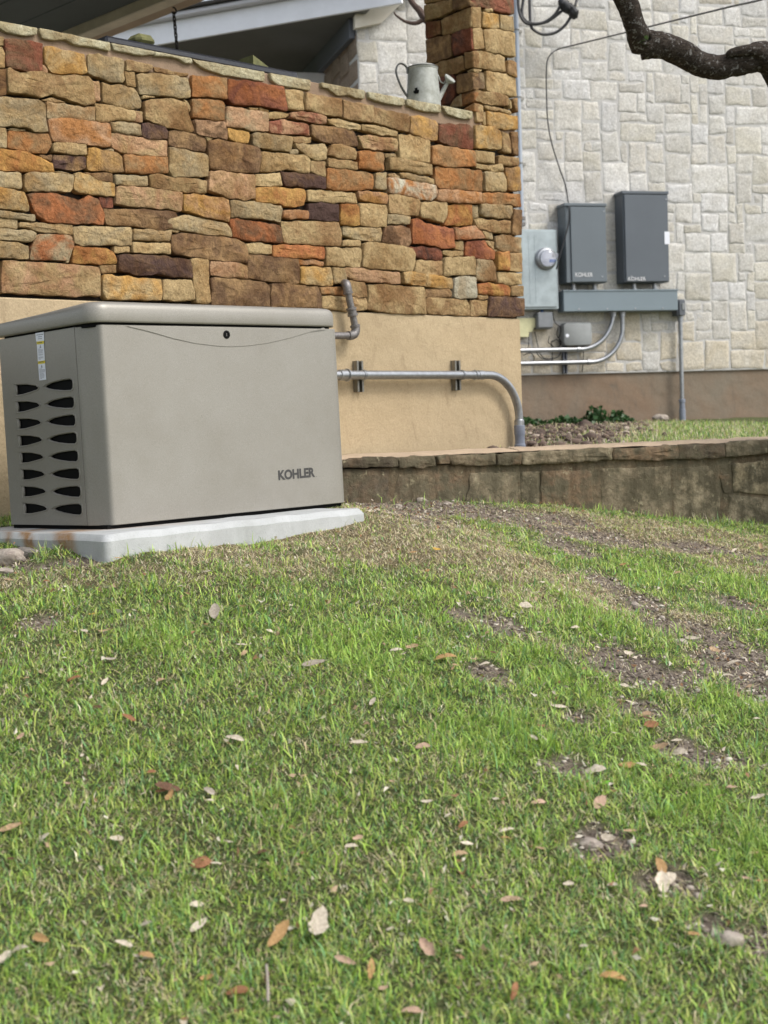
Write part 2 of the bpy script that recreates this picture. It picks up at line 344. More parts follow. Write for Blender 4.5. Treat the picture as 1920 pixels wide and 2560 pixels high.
def stone_bits(fr, poly, proud, depth, rough, mb, jit=0.006, spacing=0.016, bev=0.0022, grow=0.0013):
    o = outline(poly, spacing, jit); c = o.mean(0); hw = (o.max(0) - o.min(0)) / 2 + 1e-6; n = len(o); sd = random.random() * 90; o = c + (o - c) * (1 + grow / hw)
    def ring(e, lvl, amp):
        k = np.clip(1 - e / hw, 0.05, 1); q = c + (o - c) * k
        return [fr.P(x, lvl + amp * (mn.noise(Vector((x * 13 + sd, y * 13, sd))) + 0.5 * mn.noise(Vector((x * 34 + sd, y * 34, 1)))), y) for x, y in q]
    m_ = float(hw.min())
    rs = [ring(0, -depth, 0), ring(0, proud - bev * 1.2, 0), ring(bev * 0.35, proud - bev * 0.45, rough * .3), ring(bev, proud, rough * .7), ring(bev + m_ * .28, proud + rough * 0.3, rough), ring(bev + m_ * .6, proud + rough * 0.4, rough)]
    vs = [p for r in rs for p in r]; vs.append(fr.P(c[0], proud + rough * 0.5, c[1]))
    fs = [(i * n + k, i * n + (k + 1) % n, (i + 1) * n + (k + 1) % n, (i + 1) * n + k) for i in range(len(rs) - 1) for k in range(n)]
    fs += [((len(rs) - 1) * n + k, (len(rs) - 1) * n + (k + 1) % n, len(vs) - 1) for k in range(n)]
    mb.add(vs, fs)
def set_tone(o, a, b):
    j = random.uniform(0.9, 1.1); o.color = (*[x * j for x in a], 1); o['tone'] = [float(x * j) for x in b]
TONE = dict(t=(.39, .285, .145), T=(.45, .335, .175), g=(.33, .265, .16), y=(.45, .265, .085), o=(.37, .17, .06), O=(.36, .14, .056), r=(.235, .088, .052),
            b=(.155, .092, .05), d=(.080, .046, .038), p=(.42, .26, .15), w=(.50, .48, .38), n=(.30, .19, .092), k=(.05, .035, .03))
TILES = {1: (0, 40, 3), 2: (0, 420, 3), 3: (450, 140, 3), 4: (450, 480, 3), 5: (800, 180, 3), 6: (800, 480, 3), 7: (1000, 0, 4.496), 8: (840, 1060, 3), 9: (1367, 1000, 3)}
def parse(line):
    c, pts = line.split('|')[:2]; ox, oy, s = TILES[int(c[0])]
    q = [tuple(map(float, p.split(','))) for p in pts.split()]
    return c[1], c[2], [(ox + x / s, oy + y / s) for x, y in q]
WALL_STONES = '''1rb|40,170 135,180 318,210 320,415 200,420 150,405 50,380 40,260
1yT|335,235 380,228 630,285 655,430 590,435 400,430 370,400 340,340
1gt|665,285 740,285 925,325 938,480 910,505 740,465 662,430
1nt|940,325 1060,350 1140,370 1140,400 1060,425 945,405
1tn|1155,378 1300,410 1420,430 1410,450 1300,440 1160,410
1tg|-60,150 38,150 40,220 -60,215
1Tt|-60,240 0,235 20,240 42,290 42,380 -60,375
1bn|-80,385 48,395 48,590 -80,600
1pn|325,365 340,362 370,400 365,438 325,420
1tn|50,400 75,390 140,430 300,415 420,450 560,450 650,460 690,500 708,665 640,670 430,605 390,590 300,610 60,570
1pn|695,490 750,495 758,635 710,635
1tg|762,503 860,515 1010,540 1060,640 1055,685 1000,698 880,680 770,645
1Tt|945,412 1015,425 1020,530 950,515
1Tg|1025,440 1130,428 1320,450 1400,465 1425,560 1425,612 1330,615 1110,590 1045,585
1gt|-80,605 0,605 290,635 325,650 352,870 260,865 180,830 0,830 -80,820
1nt|310,625 400,610 500,655 350,640
1ng|345,645 500,665 705,690 708,795 540,775 350,765
1Tt|712,660 760,655 1010,710 1020,740 1015,788 880,780 800,800 720,790
1pt|1020,705 1075,712 1078,795 1022,785
1nt|1080,640 1180,622 1280,622 1380,650 1400,690 1450,860 1430,875 1240,830 1090,780
1Tt|1068,592 1165,605 1100,618 1065,615
1tn|1380,625 1405,628 1435,700 1425,725 1405,690
1po|355,770 480,770 815,810 825,850 822,985 660,965 395,940 370,900
1gt|825,800 900,795 1045,815 1050,900 960,890 840,865
1db|1058,805 1230,825 1250,850 1250,920 1130,925 1060,905
1gt|-60,830 45,840 50,990 -60,990
1on|62,862 350,885 385,920 388,970 340,1025 230,1025 60,985 55,930
1pT|830,880 870,875 1000,905 1250,935 1255,1055 1100,1045 930,1030 850,995 830,950
1nb|1262,858 1380,860 1540,920 1550,960 1545,1020 1400,995 1268,970
1Tt|395,955 480,950 640,970 640,1045 560,1040 395,1020
1oy|-80,990 20,1000 200,1020 330,1080 395,1105 402,1178 200,1170 -80,1150
1nb|295,1040 390,1045 390,1090 350,1075 300,1060
1dn|400,1050 530,1045 640,1060 650,1100 640,1150 560,1160 400,1140
1yn|655,990 720,988 880,1030 915,1050 930,1170 820,1172 660,1150
1no|930,1040 1100,1050 1255,1062 1265,1180 1100,1180 945,1165
1gt|1268,985 1300,985 1540,1035 1565,1060 1560,1200 1440,1210 1300,1205 1270,1160
1tg|780,998 860,1000 860,1022 800,1012
1tg|60,850 120,845 200,858 100,864
2tg|-60,25 130,35 150,45 160,100 155,155 -60,145
2tg|180,45 220,35 540,50 545,150 525,180 400,175 200,175 178,140
2Ty|560,35 600,35 740,90 855,118 858,212 720,200 600,190 555,160
2nb|630,35 845,38 845,105 740,85
2tg|415,28 480,22 540,45 440,38
2Tg|862,50 1105,58 1108,138 1000,135 865,125
2tn|1118,50 1180,50 1550,95 1550,192 1400,185 1130,145
2yt|-60,145 30,150 180,185 215,290 212,325 100,315 -60,300
2Ob|210,200 280,188 420,190 590,240 660,205 740,235 785,350 780,425 700,415 580,420 420,410 340,395 280,360 230,260
2rd|752,212 850,222 858,298 775,300
2pt|870,140 960,138 1100,150 1365,185 1368,250 1355,320 1100,298 940,285 870,270 865,200
2nb|780,310 1090,310 1320,330 1335,370 1335,455 1200,460 960,430 800,425
2tg|-60,320 60,330 250,355 252,400 130,385 -60,370
2tg|-60,375 130,385 135,448 -60,445
2tg|145,408 300,415 540,432 540,505 430,490 300,480 200,450 145,440
2tg|-60,450 240,470 268,490 265,520 230,550 -60,540
2Tg|548,438 700,440 980,445 992,500 985,580 800,580 620,580 560,565
2tg|1005,460 1100,460 1275,470 1278,495 1265,555 1130,545 1000,545
2tg|1275,465 1355,465 1340,485 1280,480
2nb|1280,510 1350,492 1560,508 1750,530 1835,570 1850,640 1840,710 1600,690 1420,665 1300,650 1272,600
2tg|-60,550 130,562 210,590 212,680 100,682 -60,670
2gO|260,520 290,498 480,500 530,515 550,560 545,600 500,695 390,690 225,685 235,600
2oy|555,585 640,590 780,600 850,630 880,680 880,720 740,720 545,712
2TT|860,588 970,590 970,635 862,632
2Tt|990,562 1268,568 1268,645 1100,640 990,635
2pt|10,700 200,700 740,745 748,800 748,960 640,955 560,965 10,935
2gt|550,610 540,650 520,715 500,715 522,660
2bd|885,650 1150,655 1420,690 1435,740 1435,825 1290,820 1170,800 1000,800 890,770
2tn|750,728 878,730 878,785 760,792
2Ty|775,800 950,815 1200,840 1208,880 1205,992 800,985 765,920
2Tt|1225,838 1430,840 1450,900 1455,990 1350,1000 1215,990
2Tt|1430,680 1555,685 1558,850 1580,1000 1560,1020 1470,1010 1450,900
3no|80,145 340,170 348,325 200,315 88,305
3rO|355,180 480,185 770,235 780,290 800,400 790,410 600,375 400,370 355,330 350,220
3Tt|785,255 810,250 920,262 930,410 810,400 800,330
3nt|940,278 1205,325 1208,460 1080,440 940,405
3nt|1215,335 1440,375 1445,495 1330,490 1220,465
3no|88,325 150,325 320,340 330,375 330,490 230,480 92,455
3pg|345,380 640,425 655,450 655,570 560,565 420,540 340,530
3tT|660,425 760,415 815,435 790,470 670,470
3pr|820,430 900,420 1040,435 1090,460 1090,515 1040,510 900,480 815,465
3Tg|1100,475 1180,470 1360,520 1355,552 1200,540 1120,505
3Tt|1365,510 1450,520 1630,565 1630,605 1500,590 1365,560
3tt|515,385 590,395 580,412 520,402
3tt|600,385 670,405 665,420 605,412
3bp|105,480 330,500 345,570 345,625 230,610 120,590
3yy|355,540 515,575 520,600 510,655 420,645 360,610
3rp|665,490 760,480 950,510 970,530 970,600 860,585 680,575 665,540
3bn|985,510 1300,560 1320,600 1335,675 1250,670 1060,640 990,600
3Tn|850,605 990,612 985,645 930,655 855,650
3gt|540,590 560,575 840,605 845,650 820,718 700,710 545,670
3Tg|860,660 1085,665 1098,700 1090,780 1000,780 940,745 880,695
3gg|825,700 885,700 885,730 830,730
3Tn|1130,665 1200,660 1310,695 1318,720 1310,780 1240,780 1110,750
3Tp|1335,605 1400,590 1620,625 1630,650 1625,715 1500,705 1370,690
3nt|1110,770 1320,800 1325,850 1240,850 1108,825
3on|1335,715 1380,712 1520,725 1528,760 1525,860 1430,850 1340,845
3tt|190,608 250,610 215,645
3bn|215,635 280,625 420,650 590,685 605,740 590,870 540,880 400,865 220,845 210,740
3tT|610,720 680,725 960,745 980,790 970,880 900,875 800,850 700,870 600,865
3tn|985,790 1040,782 1090,800 1095,900 1040,895 980,870
3np|225,865 300,862 550,895 562,920 560,1070 500,1080 360,1065 215,1010 215,930
3TT|568,885 750,880 770,975 650,978 570,970
3db|755,870 1000,890 1095,910 1098,995 960,985 790,975
3on|1105,840 1180,840 1440,880 1455,940 1450,1000 1290,1005 1180,1010 1100,985
3gt|1465,875 1540,875 1545,940 1545,1005 1465,1000
3yo|570,985 700,985 930,1000 945,1060 925,1120 880,1130 780,1130 740,1105 570,1090
3Tt|950,1010 1080,1010 1315,1030 1325,1105 1150,1100 960,1085
3yp|1330,1010 1550,1035 1558,1060 1545,1110 1440,1100 1345,1080
4yp|20,20 130,20 365,52 368,220 200,190 25,140
4gt|372,65 560,75 750,105 762,130 755,225 600,200 372,185
4po|770,150 790,138 950,140 960,160 955,200 800,200 768,195
4dd|965,85 1050,75 1190,95 1200,218 1090,215 970,200
4oy|1205,92 1320,95 1335,120 1340,250 1250,250 1200,240
4tT|1345,85 1540,95 1550,120 1548,265 1450,260 1350,250
4gt|0,180 60,178 350,235 385,290 385,335 150,310 0,285 -95,270 -100,210
4Ob|372,200 420,200 740,250 765,290 762,380 640,375 520,365 390,335 370,260
4tn|765,225 900,215 1190,228 1218,300 1215,345 1200,405 1000,395 780,380 768,290
4Tg|1225,258 1510,272 1520,310 1505,370 1420,368 1300,350 1225,320
4nt|1222,358 1355,362 1355,410 1220,402
4Tg|500,390 560,378 690,400 690,465 510,460
4oO|700,398 800,395 1080,412 1085,440 1080,500 850,495 695,480
4op|895,505 1085,515 1080,550 900,540
4Tt|1095,415 1350,422 1360,450 1350,568 1250,560 1100,550
4pn|1240,570 1300,568 1650,605 1655,690 1500,680 1290,660 1250,630
4Ty|905,560 1130,568 1142,640 1140,705 1030,700 905,690
4tg|1148,568 1235,572 1248,650 1210,690 1150,690
4bn|510,475 640,475 890,505 900,560 895,690 760,680 640,670 515,645
4pt|222,520 440,530 503,555 502,655 350,640 222,625
4bn|232,650 320,645 640,680 670,710 672,860 235,860
4bn|680,690 800,690 1030,715 1052,780 1055,870 680,860
4on|1045,715 1230,715 1240,775 1130,770 1050,765
4nt|1250,665 1380,685 1398,760 1395,795 1250,782
4Tn|1060,780 1250,788 1390,803 1400,840 1395,885 1300,895 1140,885 1060,870
5nt|400,265 480,285 660,315 670,350 668,450 540,420 400,375
5ny|680,330 740,325 870,365 885,400 880,515 800,500 680,460
5rb|890,400 960,385 1120,395 1148,430 1145,580 1000,560 895,520
5ty|1160,400 1300,410 1345,440 1355,500 1350,580 1250,575 1160,570
5tn|1360,445 1410,460 1430,540 1430,610 1370,600
5nb|1430,455 1480,450 1487,630 1445,620 1437,540
5Tt|595,470 680,475 820,510 825,560 825,680 700,665 595,640
5on|840,555 900,552 1150,590 1165,620 1168,705 1040,715 900,700 840,690
5Tt|520,645 600,645 840,695 840,770 760,765 630,740 530,730
5tg|490,612 570,615 580,640 500,640
5Tt|1165,590 1310,610 1310,685 1200,675 1170,670
5nt|1340,628 1490,645 1490,710 1340,695
5Tt|1170,685 1260,700 1370,690 1380,745 1280,745 1175,720
5no|865,715 930,715 1210,740 1218,800 1215,895 1100,885 900,870 865,845
5tg|1225,750 1370,755 1395,820 1390,895 1240,895
5ny|1385,720 1492,715 1502,890 1450,895 1400,880 1388,790
5gn|500,765 560,765 600,785 595,800 510,790
5gt|590,758 640,760 850,800 850,840 720,825 610,795
5ow|505,800 570,798 860,850 870,900 865,940 830,965 740,955 650,930 510,905 500,860
5po|875,880 960,880 1200,905 1205,985 1080,985 875,965
5on|1210,908 1340,905 1500,920 1505,1015 1430,995 1210,985
5tn|512,920 560,918 740,955 740,1000 735,1080 640,1070 515,1060
5Tt|748,975 945,978 950,1010 945,1090 920,1130 760,1090 748,1040
6yO|960,100 1000,93 1140,95 1145,150 1140,250 1020,250 935,245 960,180
5tg|1150,995 1190,1000 1198,1095 1152,1090
5gt|1200,990 1320,990 1440,1010 1440,1060 1420,1100 1300,1095 1205,1070
6nt|1150,200 1200,200 1340,215 1425,215 1422,310 1290,300 1180,270
6bn|1450,135 1508,135 1505,325 1435,315
6gt|505,170 600,172 670,185 672,240 505,238
6bp|490,255 600,250 675,275 680,340 680,380 650,425 560,400 465,375
6Or|685,205 720,192 800,240 990,275 1000,320 1010,420 950,425 860,410 760,390 690,380
6Op|1005,265 1080,265 1150,255 1200,290 1235,345 1100,360 1008,355
6tg|1220,290 1290,298 1300,360 1250,350
6Tg|1015,365 1080,372 1078,435 1015,430
6rO|1100,370 1240,365 1260,410 1312,440 1310,505 1200,505 1085,480 1085,420
6Tn|1245,366 1312,375 1312,425 1268,400
6ng|1320,335 1370,318 1512,345 1515,455 1400,450 1325,420
6Tt|325,385 380,375 620,405 690,430 712,470 705,560 690,595 600,590 420,575 320,565 318,460
6rd|670,415 780,412 900,430 912,480 905,515 800,510 720,490
6Tt|920,440 1070,442 1075,480 980,485 920,470
6tT|935,490 1150,490 1160,520 1158,620 1060,625 920,630 925,540
6tn|720,515 910,520 915,560 912,625 830,620 710,600
6ng|1175,505 1290,515 1315,560 1320,670 1240,670 1168,655
6yO|1330,450 1415,450 1420,585 1330,585
6tn|1425,460 1514,458 1514,600 1428,590
6tt|1320,430 1365,435 1360,445 1320,445
6Ty|620,600 700,600 980,645 988,680 985,725 840,715 700,700 630,680
6ww|1000,650 1060,632 1165,640 1168,790 1080,800 1000,795
6Tt|1335,600 1514,610 1517,700 1400,695 1335,680
6yO|1180,690 1260,682 1410,700 1428,735 1425,780 1300,775 1185,765
6tn|1430,705 1522,710 1522,780 1440,775
6tn|1175,775 1260,772 1265,800 1200,805
6bd|1270,790 1380,785 1525,800 1525,930 1400,938 1255,930 1262,850
6nb|795,730 960,722 985,750 982,790 900,795 790,785
6nt|350,700 450,695 770,720 780,760 785,915 640,915 480,905 380,885 350,880 360,780
6nT|795,795 830,792 1100,810 1120,850 1120,930 1000,925 810,915 790,870
6Tn|1130,808 1255,815 1250,925 1190,932 1130,928
5Tn|1225,245 1430,290 1440,315 1250,280
5yT|1245,295 1478,335 1478,435 1400,430 1330,420 1250,400
5tn|1222,300 1240,300 1240,400 1224,385
5Tn|1163,240 1220,253 1215,380 1172,375
5tn|1165,590 1172,600 1172,610 1166,605'''
COPING = '''1wT|-60,24 0,37 285,90 280,135 200,140 60,115 0,80 -60,75
1wT|305,92 830,200 832,255 700,225 560,205 500,175 420,175 330,160 308,120
1wT|845,203 1165,265 1160,285 1080,290 940,265 870,250
1wT|1170,266 1445,318 1448,350 1400,345 1330,312 1170,292
3wT|100,22 640,120 640,185 480,160 330,135 200,95 170,80
3wT|685,128 985,183 985,255 830,225 740,210 700,180
3wT|1070,200 1395,260 1390,315 1330,310 1280,290 1190,290 1120,240 1075,235
5wT|370,148 640,199 640,245 560,240 440,215 380,190
5wT|660,203 910,248 915,300 800,290 720,270 665,245
5wT|925,252 1150,296 1150,345 1080,345 960,310'''
PILLAR_FRONT = '''7rb|790,-40 960,-20 1280,0 1280,160 1100,130 940,85 800,70
7Tt|960,92 1050,102 1050,138 960,122
7tT|806,82 905,85 910,300 890,315 811,305
7Ty|935,125 1110,170 1118,320 1040,325 935,300
7gt|1130,165 1268,185 1283,350 1200,340 1130,320
7Tt|812,318 910,322 930,480 930,545 822,555
7tT|935,335 1080,330 1290,370 1300,640 1180,620 960,570
7tT|838,572 960,580 1170,640 1180,810 1060,795 845,752
7ny|1210,680 1300,700 1305,870 1190,830
7Tt|825,772 910,785 905,805 830,808
7bg|832,812 935,815 950,990 850,1003 837,1000
7Tt|970,800 1130,820 1300,880 1308,1085 1130,1060 970,1010
7tn|842,1022 1060,1035 1205,1090 1210,1190 1000,1180 845,1130
7tt|1215,1120 1240,1140 1250,1220 1225,1225
7nn|1262,1110 1316,1100 1320,1270 1292,1250
7nt|800,-400 1270,-400 1275,-60 800,-60'''
PILLAR_SIDE = '''7bn|600,10 700,-20 790,-40 798,68 700,95 605,120
7nt|455,230 520,190 800,84 803,308 640,360 480,400
7rd|590,390 700,340 806,320 815,555 620,620 590,560
7nt|725,600 832,575 840,750 740,770
7Tn|750,800 820,773 826,806 760,817
7nb|640,850 825,815 832,1003 650,1055
7ob|690,1058 838,1023 840,1130 700,1190
7on|720,1225 836,1160 842,1250 800,1252
7nt|275,60 580,-5 590,115 460,180 280,240
7nr|285,265 440,225 445,380 330,430 290,435
7nb|290,450 550,395 575,620 560,640 300,725
7nt|430,700 700,630 725,780 640,820 440,870
7nt|310,742 420,710 430,750 400,860 312,880
7rd|316,900 600,840 620,1060 560,1170 440,1180 320,1170
7ng|620,1100 690,1060 700,1190 560,1200
7nt|260,-80 500,-120 500,-8 270,45
7bn|510,-130 790,-190 790,-60 600,-10 510,-12
7nt|255,-400 790,-520 790,-210 500,-135 258,-95'''
# ------------------------------------------------------------------ GROUND
ctrl = []
def cpt(x, y, dpt): ctrl.append(at_depth(x, y, dpt))
for a in [(250, 1377, 4.45), (20, 1364, 4.75), (600, 1337, 4.85), (937, 1287, 5.25), (870, 1262, 6.25), (1090, 1250, 6.6), (1300, 1259, 6.88), (1500, 1278, 7.0), (1720, 1300, 7.12), (1920, 1316, 7.26), (0, 1290, 5.6),
          (0, 2560, 2.38), (960, 2560, 2.38), (1920, 2560, 2.38), (0, 2150, 2.75), (960, 2150, 2.78), (1920, 2150, 2.85), (0, 1800, 3.25), (960, 1800, 3.32), (1920, 1800, 3.6), (0, 1560, 3.85), (960, 1500, 4.3), (1920, 1500, 5.1),
          (960, 1400, 4.75), (1400, 1400, 5.4), (1500, 1560, 4.35), (1700, 1380, 6.1), (100, 1450, 4.25)]: cpt(*a)
ctrl += [np.array(q, float) for q in [(0, 0.5, CZ - 1.42), (-3, 2, CZ - 1.0), (3.5, 2, CZ - 1.25), (-3.2, 5, CZ - .38), (4.5, 6.5, CZ - .9), (4.5, 8, CZ - .85), (0, -3, CZ - 2.0), (-4, -3, CZ - 1.8), (5, -3, CZ - 2.2), (1, 9.5, CZ - .6), (-4, 8, CZ - .35)]]
CT = np.array(ctrl)
def U_(r2): return np.where(r2 > 1e-12, r2 * np.log(r2 + 1e-12), 0)
_K = U_(((CT[:, None, :2] - CT[None, :, :2]) ** 2).sum(-1)); _n = len(CT); _P = np.c_[np.ones(_n), CT[:, :2]]
_A = np.zeros((_n + 3, _n + 3)); _A[:_n, :_n] = _K + np.eye(_n) * 0.008; _A[:_n, _n:] = _P; _A[_n:, :_n] = _P.T
_w = np.linalg.solve(_A, np.r_[CT[:, 2], 0, 0, 0])
def base_h(X, Y):
    X = np.asarray(X, float); Y = np.asarray(Y, float); Xc = np.clip(X, -5, 6); Yc = np.clip(Y, -4, 10); out = np.zeros(X.shape)
    for i in range(_n): out += _w[i] * U_((Xc - CT[i, 0]) ** 2 + (Yc - CT[i, 1]) ** 2)
    return out + _w[_n] + _w[_n + 1] * Xc + _w[_n + 2] * Yc
def sn(X, Y, s, ph):      # cheap smooth noise
    return (np.sin(X * s + ph) * np.cos(Y * s * 1.13 + ph * 2.1) + np.sin(X * s * 1.9 + Y * s * 0.7 + ph * 3.3) * 0.6 + np.cos(Y * s * 2.3 - X * s * 1.4 + ph) * 0.5) / 2.1
def hit(x, y):
    v = ray(x, y); lo, hi = 1.2, 12.0; t = np.linspace(lo, hi, 400); P = CAM + v * t[:, None]; g = base_h(P[:, 0], P[:, 1])
    k = np.argmax(P[:, 2] < g); return P[k]
PATCH = []   # (cx, cy, rx, ry, kind)
def patch(kind, x, y, rx, ry):
    c = hit(x, y); dpt = proj(c)[2]; a = hit(x, y - ry); b = hit(x, y + ry)
    PATCH.append((kind, c[0], c[1], rx * dpt / F_PX, max(0.05, abs(a[1] - b[1]) / 2)))
for q in [('b', 960, 1268, 170, 16), ('b', 1180, 1270, 170, 16), ('d', 1040, 1296, 240, 22), ('d', 1640, 1322, 340, 24), ('b', 1400, 1296, 90, 12), ('d', 1700, 1345, 260, 26), ('d', 1450, 1300, 160, 20), ('b', 1520, 1345, 120, 16), ('b', 1750, 1370, 110, 12), ('d', 1850, 1420, 110, 18), ('b', 1850, 1660, 110, 50), ('b', 1640, 1700, 110, 30), ('b', 1000, 1280, 150, 14), ('b', 1180, 1285, 170, 16), ('b', 1390, 1325, 95, 22), ('b', 1330, 1300, 60, 18), ('b', 1420, 1370, 70, 20), ('b', 1510, 1450, 45, 26), ('b', 1600, 1510, 60, 22), ('b', 1665, 1560, 60, 24), ('b', 1560, 1655, 125, 42),
          ('b', 1800, 1610, 95, 52), ('b', 1880, 1715, 75, 45), ('b', 1720, 1690, 60, 26), ('b', 1765, 1900, 120, 26), ('b', 1420, 1930, 60, 20), ('b', 1220, 1690, 60, 26), ('b', 110, 1560, 52, 16), ('b', 180, 1405, 150, 12),
          ('b', 1510, 2110, 80, 16), ('b', 1680, 2235, 80, 26), ('b', 1600, 1770, 70, 22), ('b', 1250, 1570, 60, 24), ('b', 1840, 1510, 60, 16), ('b', 1900, 1400, 60, 12), ('b', 1900, 2380, 60, 30), ('b', 1770, 2330, 50, 20), ('b', 1160, 1540, 40, 16), ('b', 30, 1400, 60, 30), ('b', 1450, 1790, 40, 14),
          ('d', 930, 1350, 380, 66), ('d', 600, 1400, 260, 40), ('d', 1250, 1400, 170, 50), ('d', 280, 1440, 320, 34), ('d', 1620, 1345, 360, 34), ('d', 1320, 1500, 80, 45), ('d', 1480, 1480, 110, 50), ('d', 1700, 1545, 120, 30), ('d', 330, 1590, 120, 30), ('d', 420, 1640, 90, 26),
          ('d', 250, 2030, 170, 60), ('d', 300, 2230, 190, 50), ('d', 900, 2200, 120, 40), ('d', 1130, 1950, 110, 40), ('d', 1500, 2260, 130, 36), ('d', 50, 1640, 90, 30), ('d', 1350, 1610, 60, 26), ('d', 700, 1430, 120, 24), ('d', 560, 2180, 80, 30),
          ('l', 1400, 1520, 120, 46), ('l', 1500, 1560, 90, 30), ('l', 1640, 1440, 110, 24), ('l', 1850, 1470, 80, 30), ('l', 1830, 1770, 100, 46), ('l', 1420, 1720, 110, 50), ('l', 1100, 1530, 60, 30), ('l', 1280, 1640, 100, 30), ('l', 900, 1620, 200, 60), ('l', 1550, 1880, 110, 40), ('l', 1700, 2010, 120, 60), ('l', 400, 1620, 120, 40), ('l', 1850, 2130, 110, 70), ('l', 1250, 1850, 160, 70)]: patch(*q)
def field(kind, X, Y):
    out = np.zeros(np.shape(X)); wob = 0.30 * sn(X, Y, 14, 1.3) + 0.30 * sn(X, Y, 37, 0.4) + 0.25 * sn(X, Y, 90, 2.4)
    for k, cx, cy, rx, ry in PATCH:
        if k != kind: continue
        d = np.sqrt(((X - cx) / rx) ** 2 + ((Y - cy) / ry) ** 2) + wob
        out = np.maximum(out, np.clip((1.25 - d) / 0.5, 0, 1))
    return out
# line of the low wall: points on its front top edge
LZ = CZ - 0.147
PL = {x: on_plane(x, y, UP, LZ) for x, y in ((865, 1147), (1300, 1126), (1920, 1100))}
SA = Frame([*PL[865][:2], 0], PL[1300] - PL[865]); SB = Frame([*PL[1300][:2], 0], PL[1920] - PL[1300])
LA = float(np.linalg.norm(PL[1300][:2] - PL[865][:2])); LB = float(np.linalg.norm(PL[1920][:2] - PL[1300][:2]))
def behind_low(X, Y, off=0.0):
    P = np.stack([X, Y], -1)
    da = (P - SA.O[:2]) @ (-SA.v[:2]); db = (P - SB.O[:2]) @ (-SB.v[:2])
    return np.minimum(da, db) > off if False else np.where((P - SB.O[:2]) @ SB.u[:2] > 0, db, da) > off
def ground_z(X, Y):
    b = field('b', X, Y)
    z = base_h(X, Y) + 0.010 * sn(X, Y, 9, 0.2) + 0.006 * sn(X, Y, 23, 1.7) - 0.010 * b + b * 0.006 * sn(X, Y, 60, 0.9) + 0.003 * sn(X, Y, 75, 3.9)
    return z
def axis(lo, hi, f0, f1, st, far):
    a = list(np.arange(f0, f1, st)); s = st; x = f1
    while x < hi: a.append(x); s = min(s * 1.35, far); x += s
    a.append(hi); s = st; x = f0 - st; l = []
    while x > lo: l.append(x); s = min(s * 1.35, far); x -= s
    return np.array([lo] + l[::-1] + a)
gx = axis(-60, 60, -1.7, 2.6, 0.024, 9); gy = axis(-60, 80, 2.1, 7.6, 0.024, 9)
GX, GY = np.meshgrid(gx, gy); GZ = ground_z(GX, GY)
def sheet(name, X, Y, Z, m, attr=None, dry=None):
    ny, nx = X.shape; me = D.meshes.new(name); me.vertices.add(nx * ny); me.vertices.foreach_set('co', np.stack([X, Y, Z], -1).reshape(-1))
    i = np.arange(nx * ny).reshape(ny, nx); q = np.stack([i[:-1, :-1], i[:-1, 1:], i[1:, 1:], i[1:, :-1]], -1).reshape(-1, 4)
    me.loops.add(q.size); me.loops.foreach_set('vertex_index', q.reshape(-1)); me.polygons.add(len(q)); me.polygons.foreach_set('loop_start', np.arange(0, q.size, 4))
    me.polygons.foreach_set('use_smooth', np.ones(len(q), bool)); me.update(calc_edges=True)
    if attr is not None: a = me.attributes.new('bare', 'FLOAT', 'POINT'); a.data.foreach_set('value', attr.reshape(-1).astype(np.float32))
    if dry is not None: a = me.attributes.new('dry', 'FLOAT', 'POINT'); a.data.foreach_set('value', dry.reshape(-1).astype(np.float32))
    me.materials.append(m); return reg(name, me)
tag(sheet('ground', GX, GY, GZ, M_SOIL, field('b', GX, GY), field('d', GX, GY) * (1 - field('b', GX, GY)) * .8 * np.clip((GY - 3.4) / 1.2, .15, 1)), kind='structure')
# upper terrace behind the low wall
def upper_z(X, Y):
    d = np.clip((np.asarray(Y) - 7.2) / 5.5, 0, 1)
    return CZ - 0.175 + 0.12 * d + 0.010 * sn(X, Y, 7, 0.5) + 0.006 * sn(X, Y, 21, 2.5)
def upper_bare(X, Y):
    x, y, _ = proj(np.stack([X, Y, upper_z(X, Y)], -1))
    n = sn(X, Y, 6, 0.3) * 45 + sn(X, Y, 19, 1.1) * 30
    edge = 1640 + (1085 - y) * 1.5          # grass to the right of this line, bare mulch to the left
    return np.clip((edge + n - x) / 90, 0, 1) * np.clip(0.95 + .7 * sn(X, Y, 11, 2.0), 0.3, 1)
us = axis(-0.18, 60, 0, 9, 0.06, 9); vs_ = axis(-8, 60, 0, 7, 0.06, 9)
# coordinates along the B segment; the strip behind segment A is covered by the negative part
OB = PL[1300][:2]; ub, vb = SB.u[:2], -SB.v[:2]
us = axis(-1.2, 50, -1.0, 4.5, 0.05, 8); vv = axis(0.12, 60, 0.2, 6.5, 0.05, 8)
UU, VV = np.meshgrid(us, vv); UX = OB[0] + UU * ub[0] + VV * vb[0]; UY = OB[1] + UU * ub[1] + VV * vb[1]
tag(sheet('terrace_ground', UX, UY, upper_z(UX, UY), M_SOIL, upper_bare(UX, UY)), kind='structure')

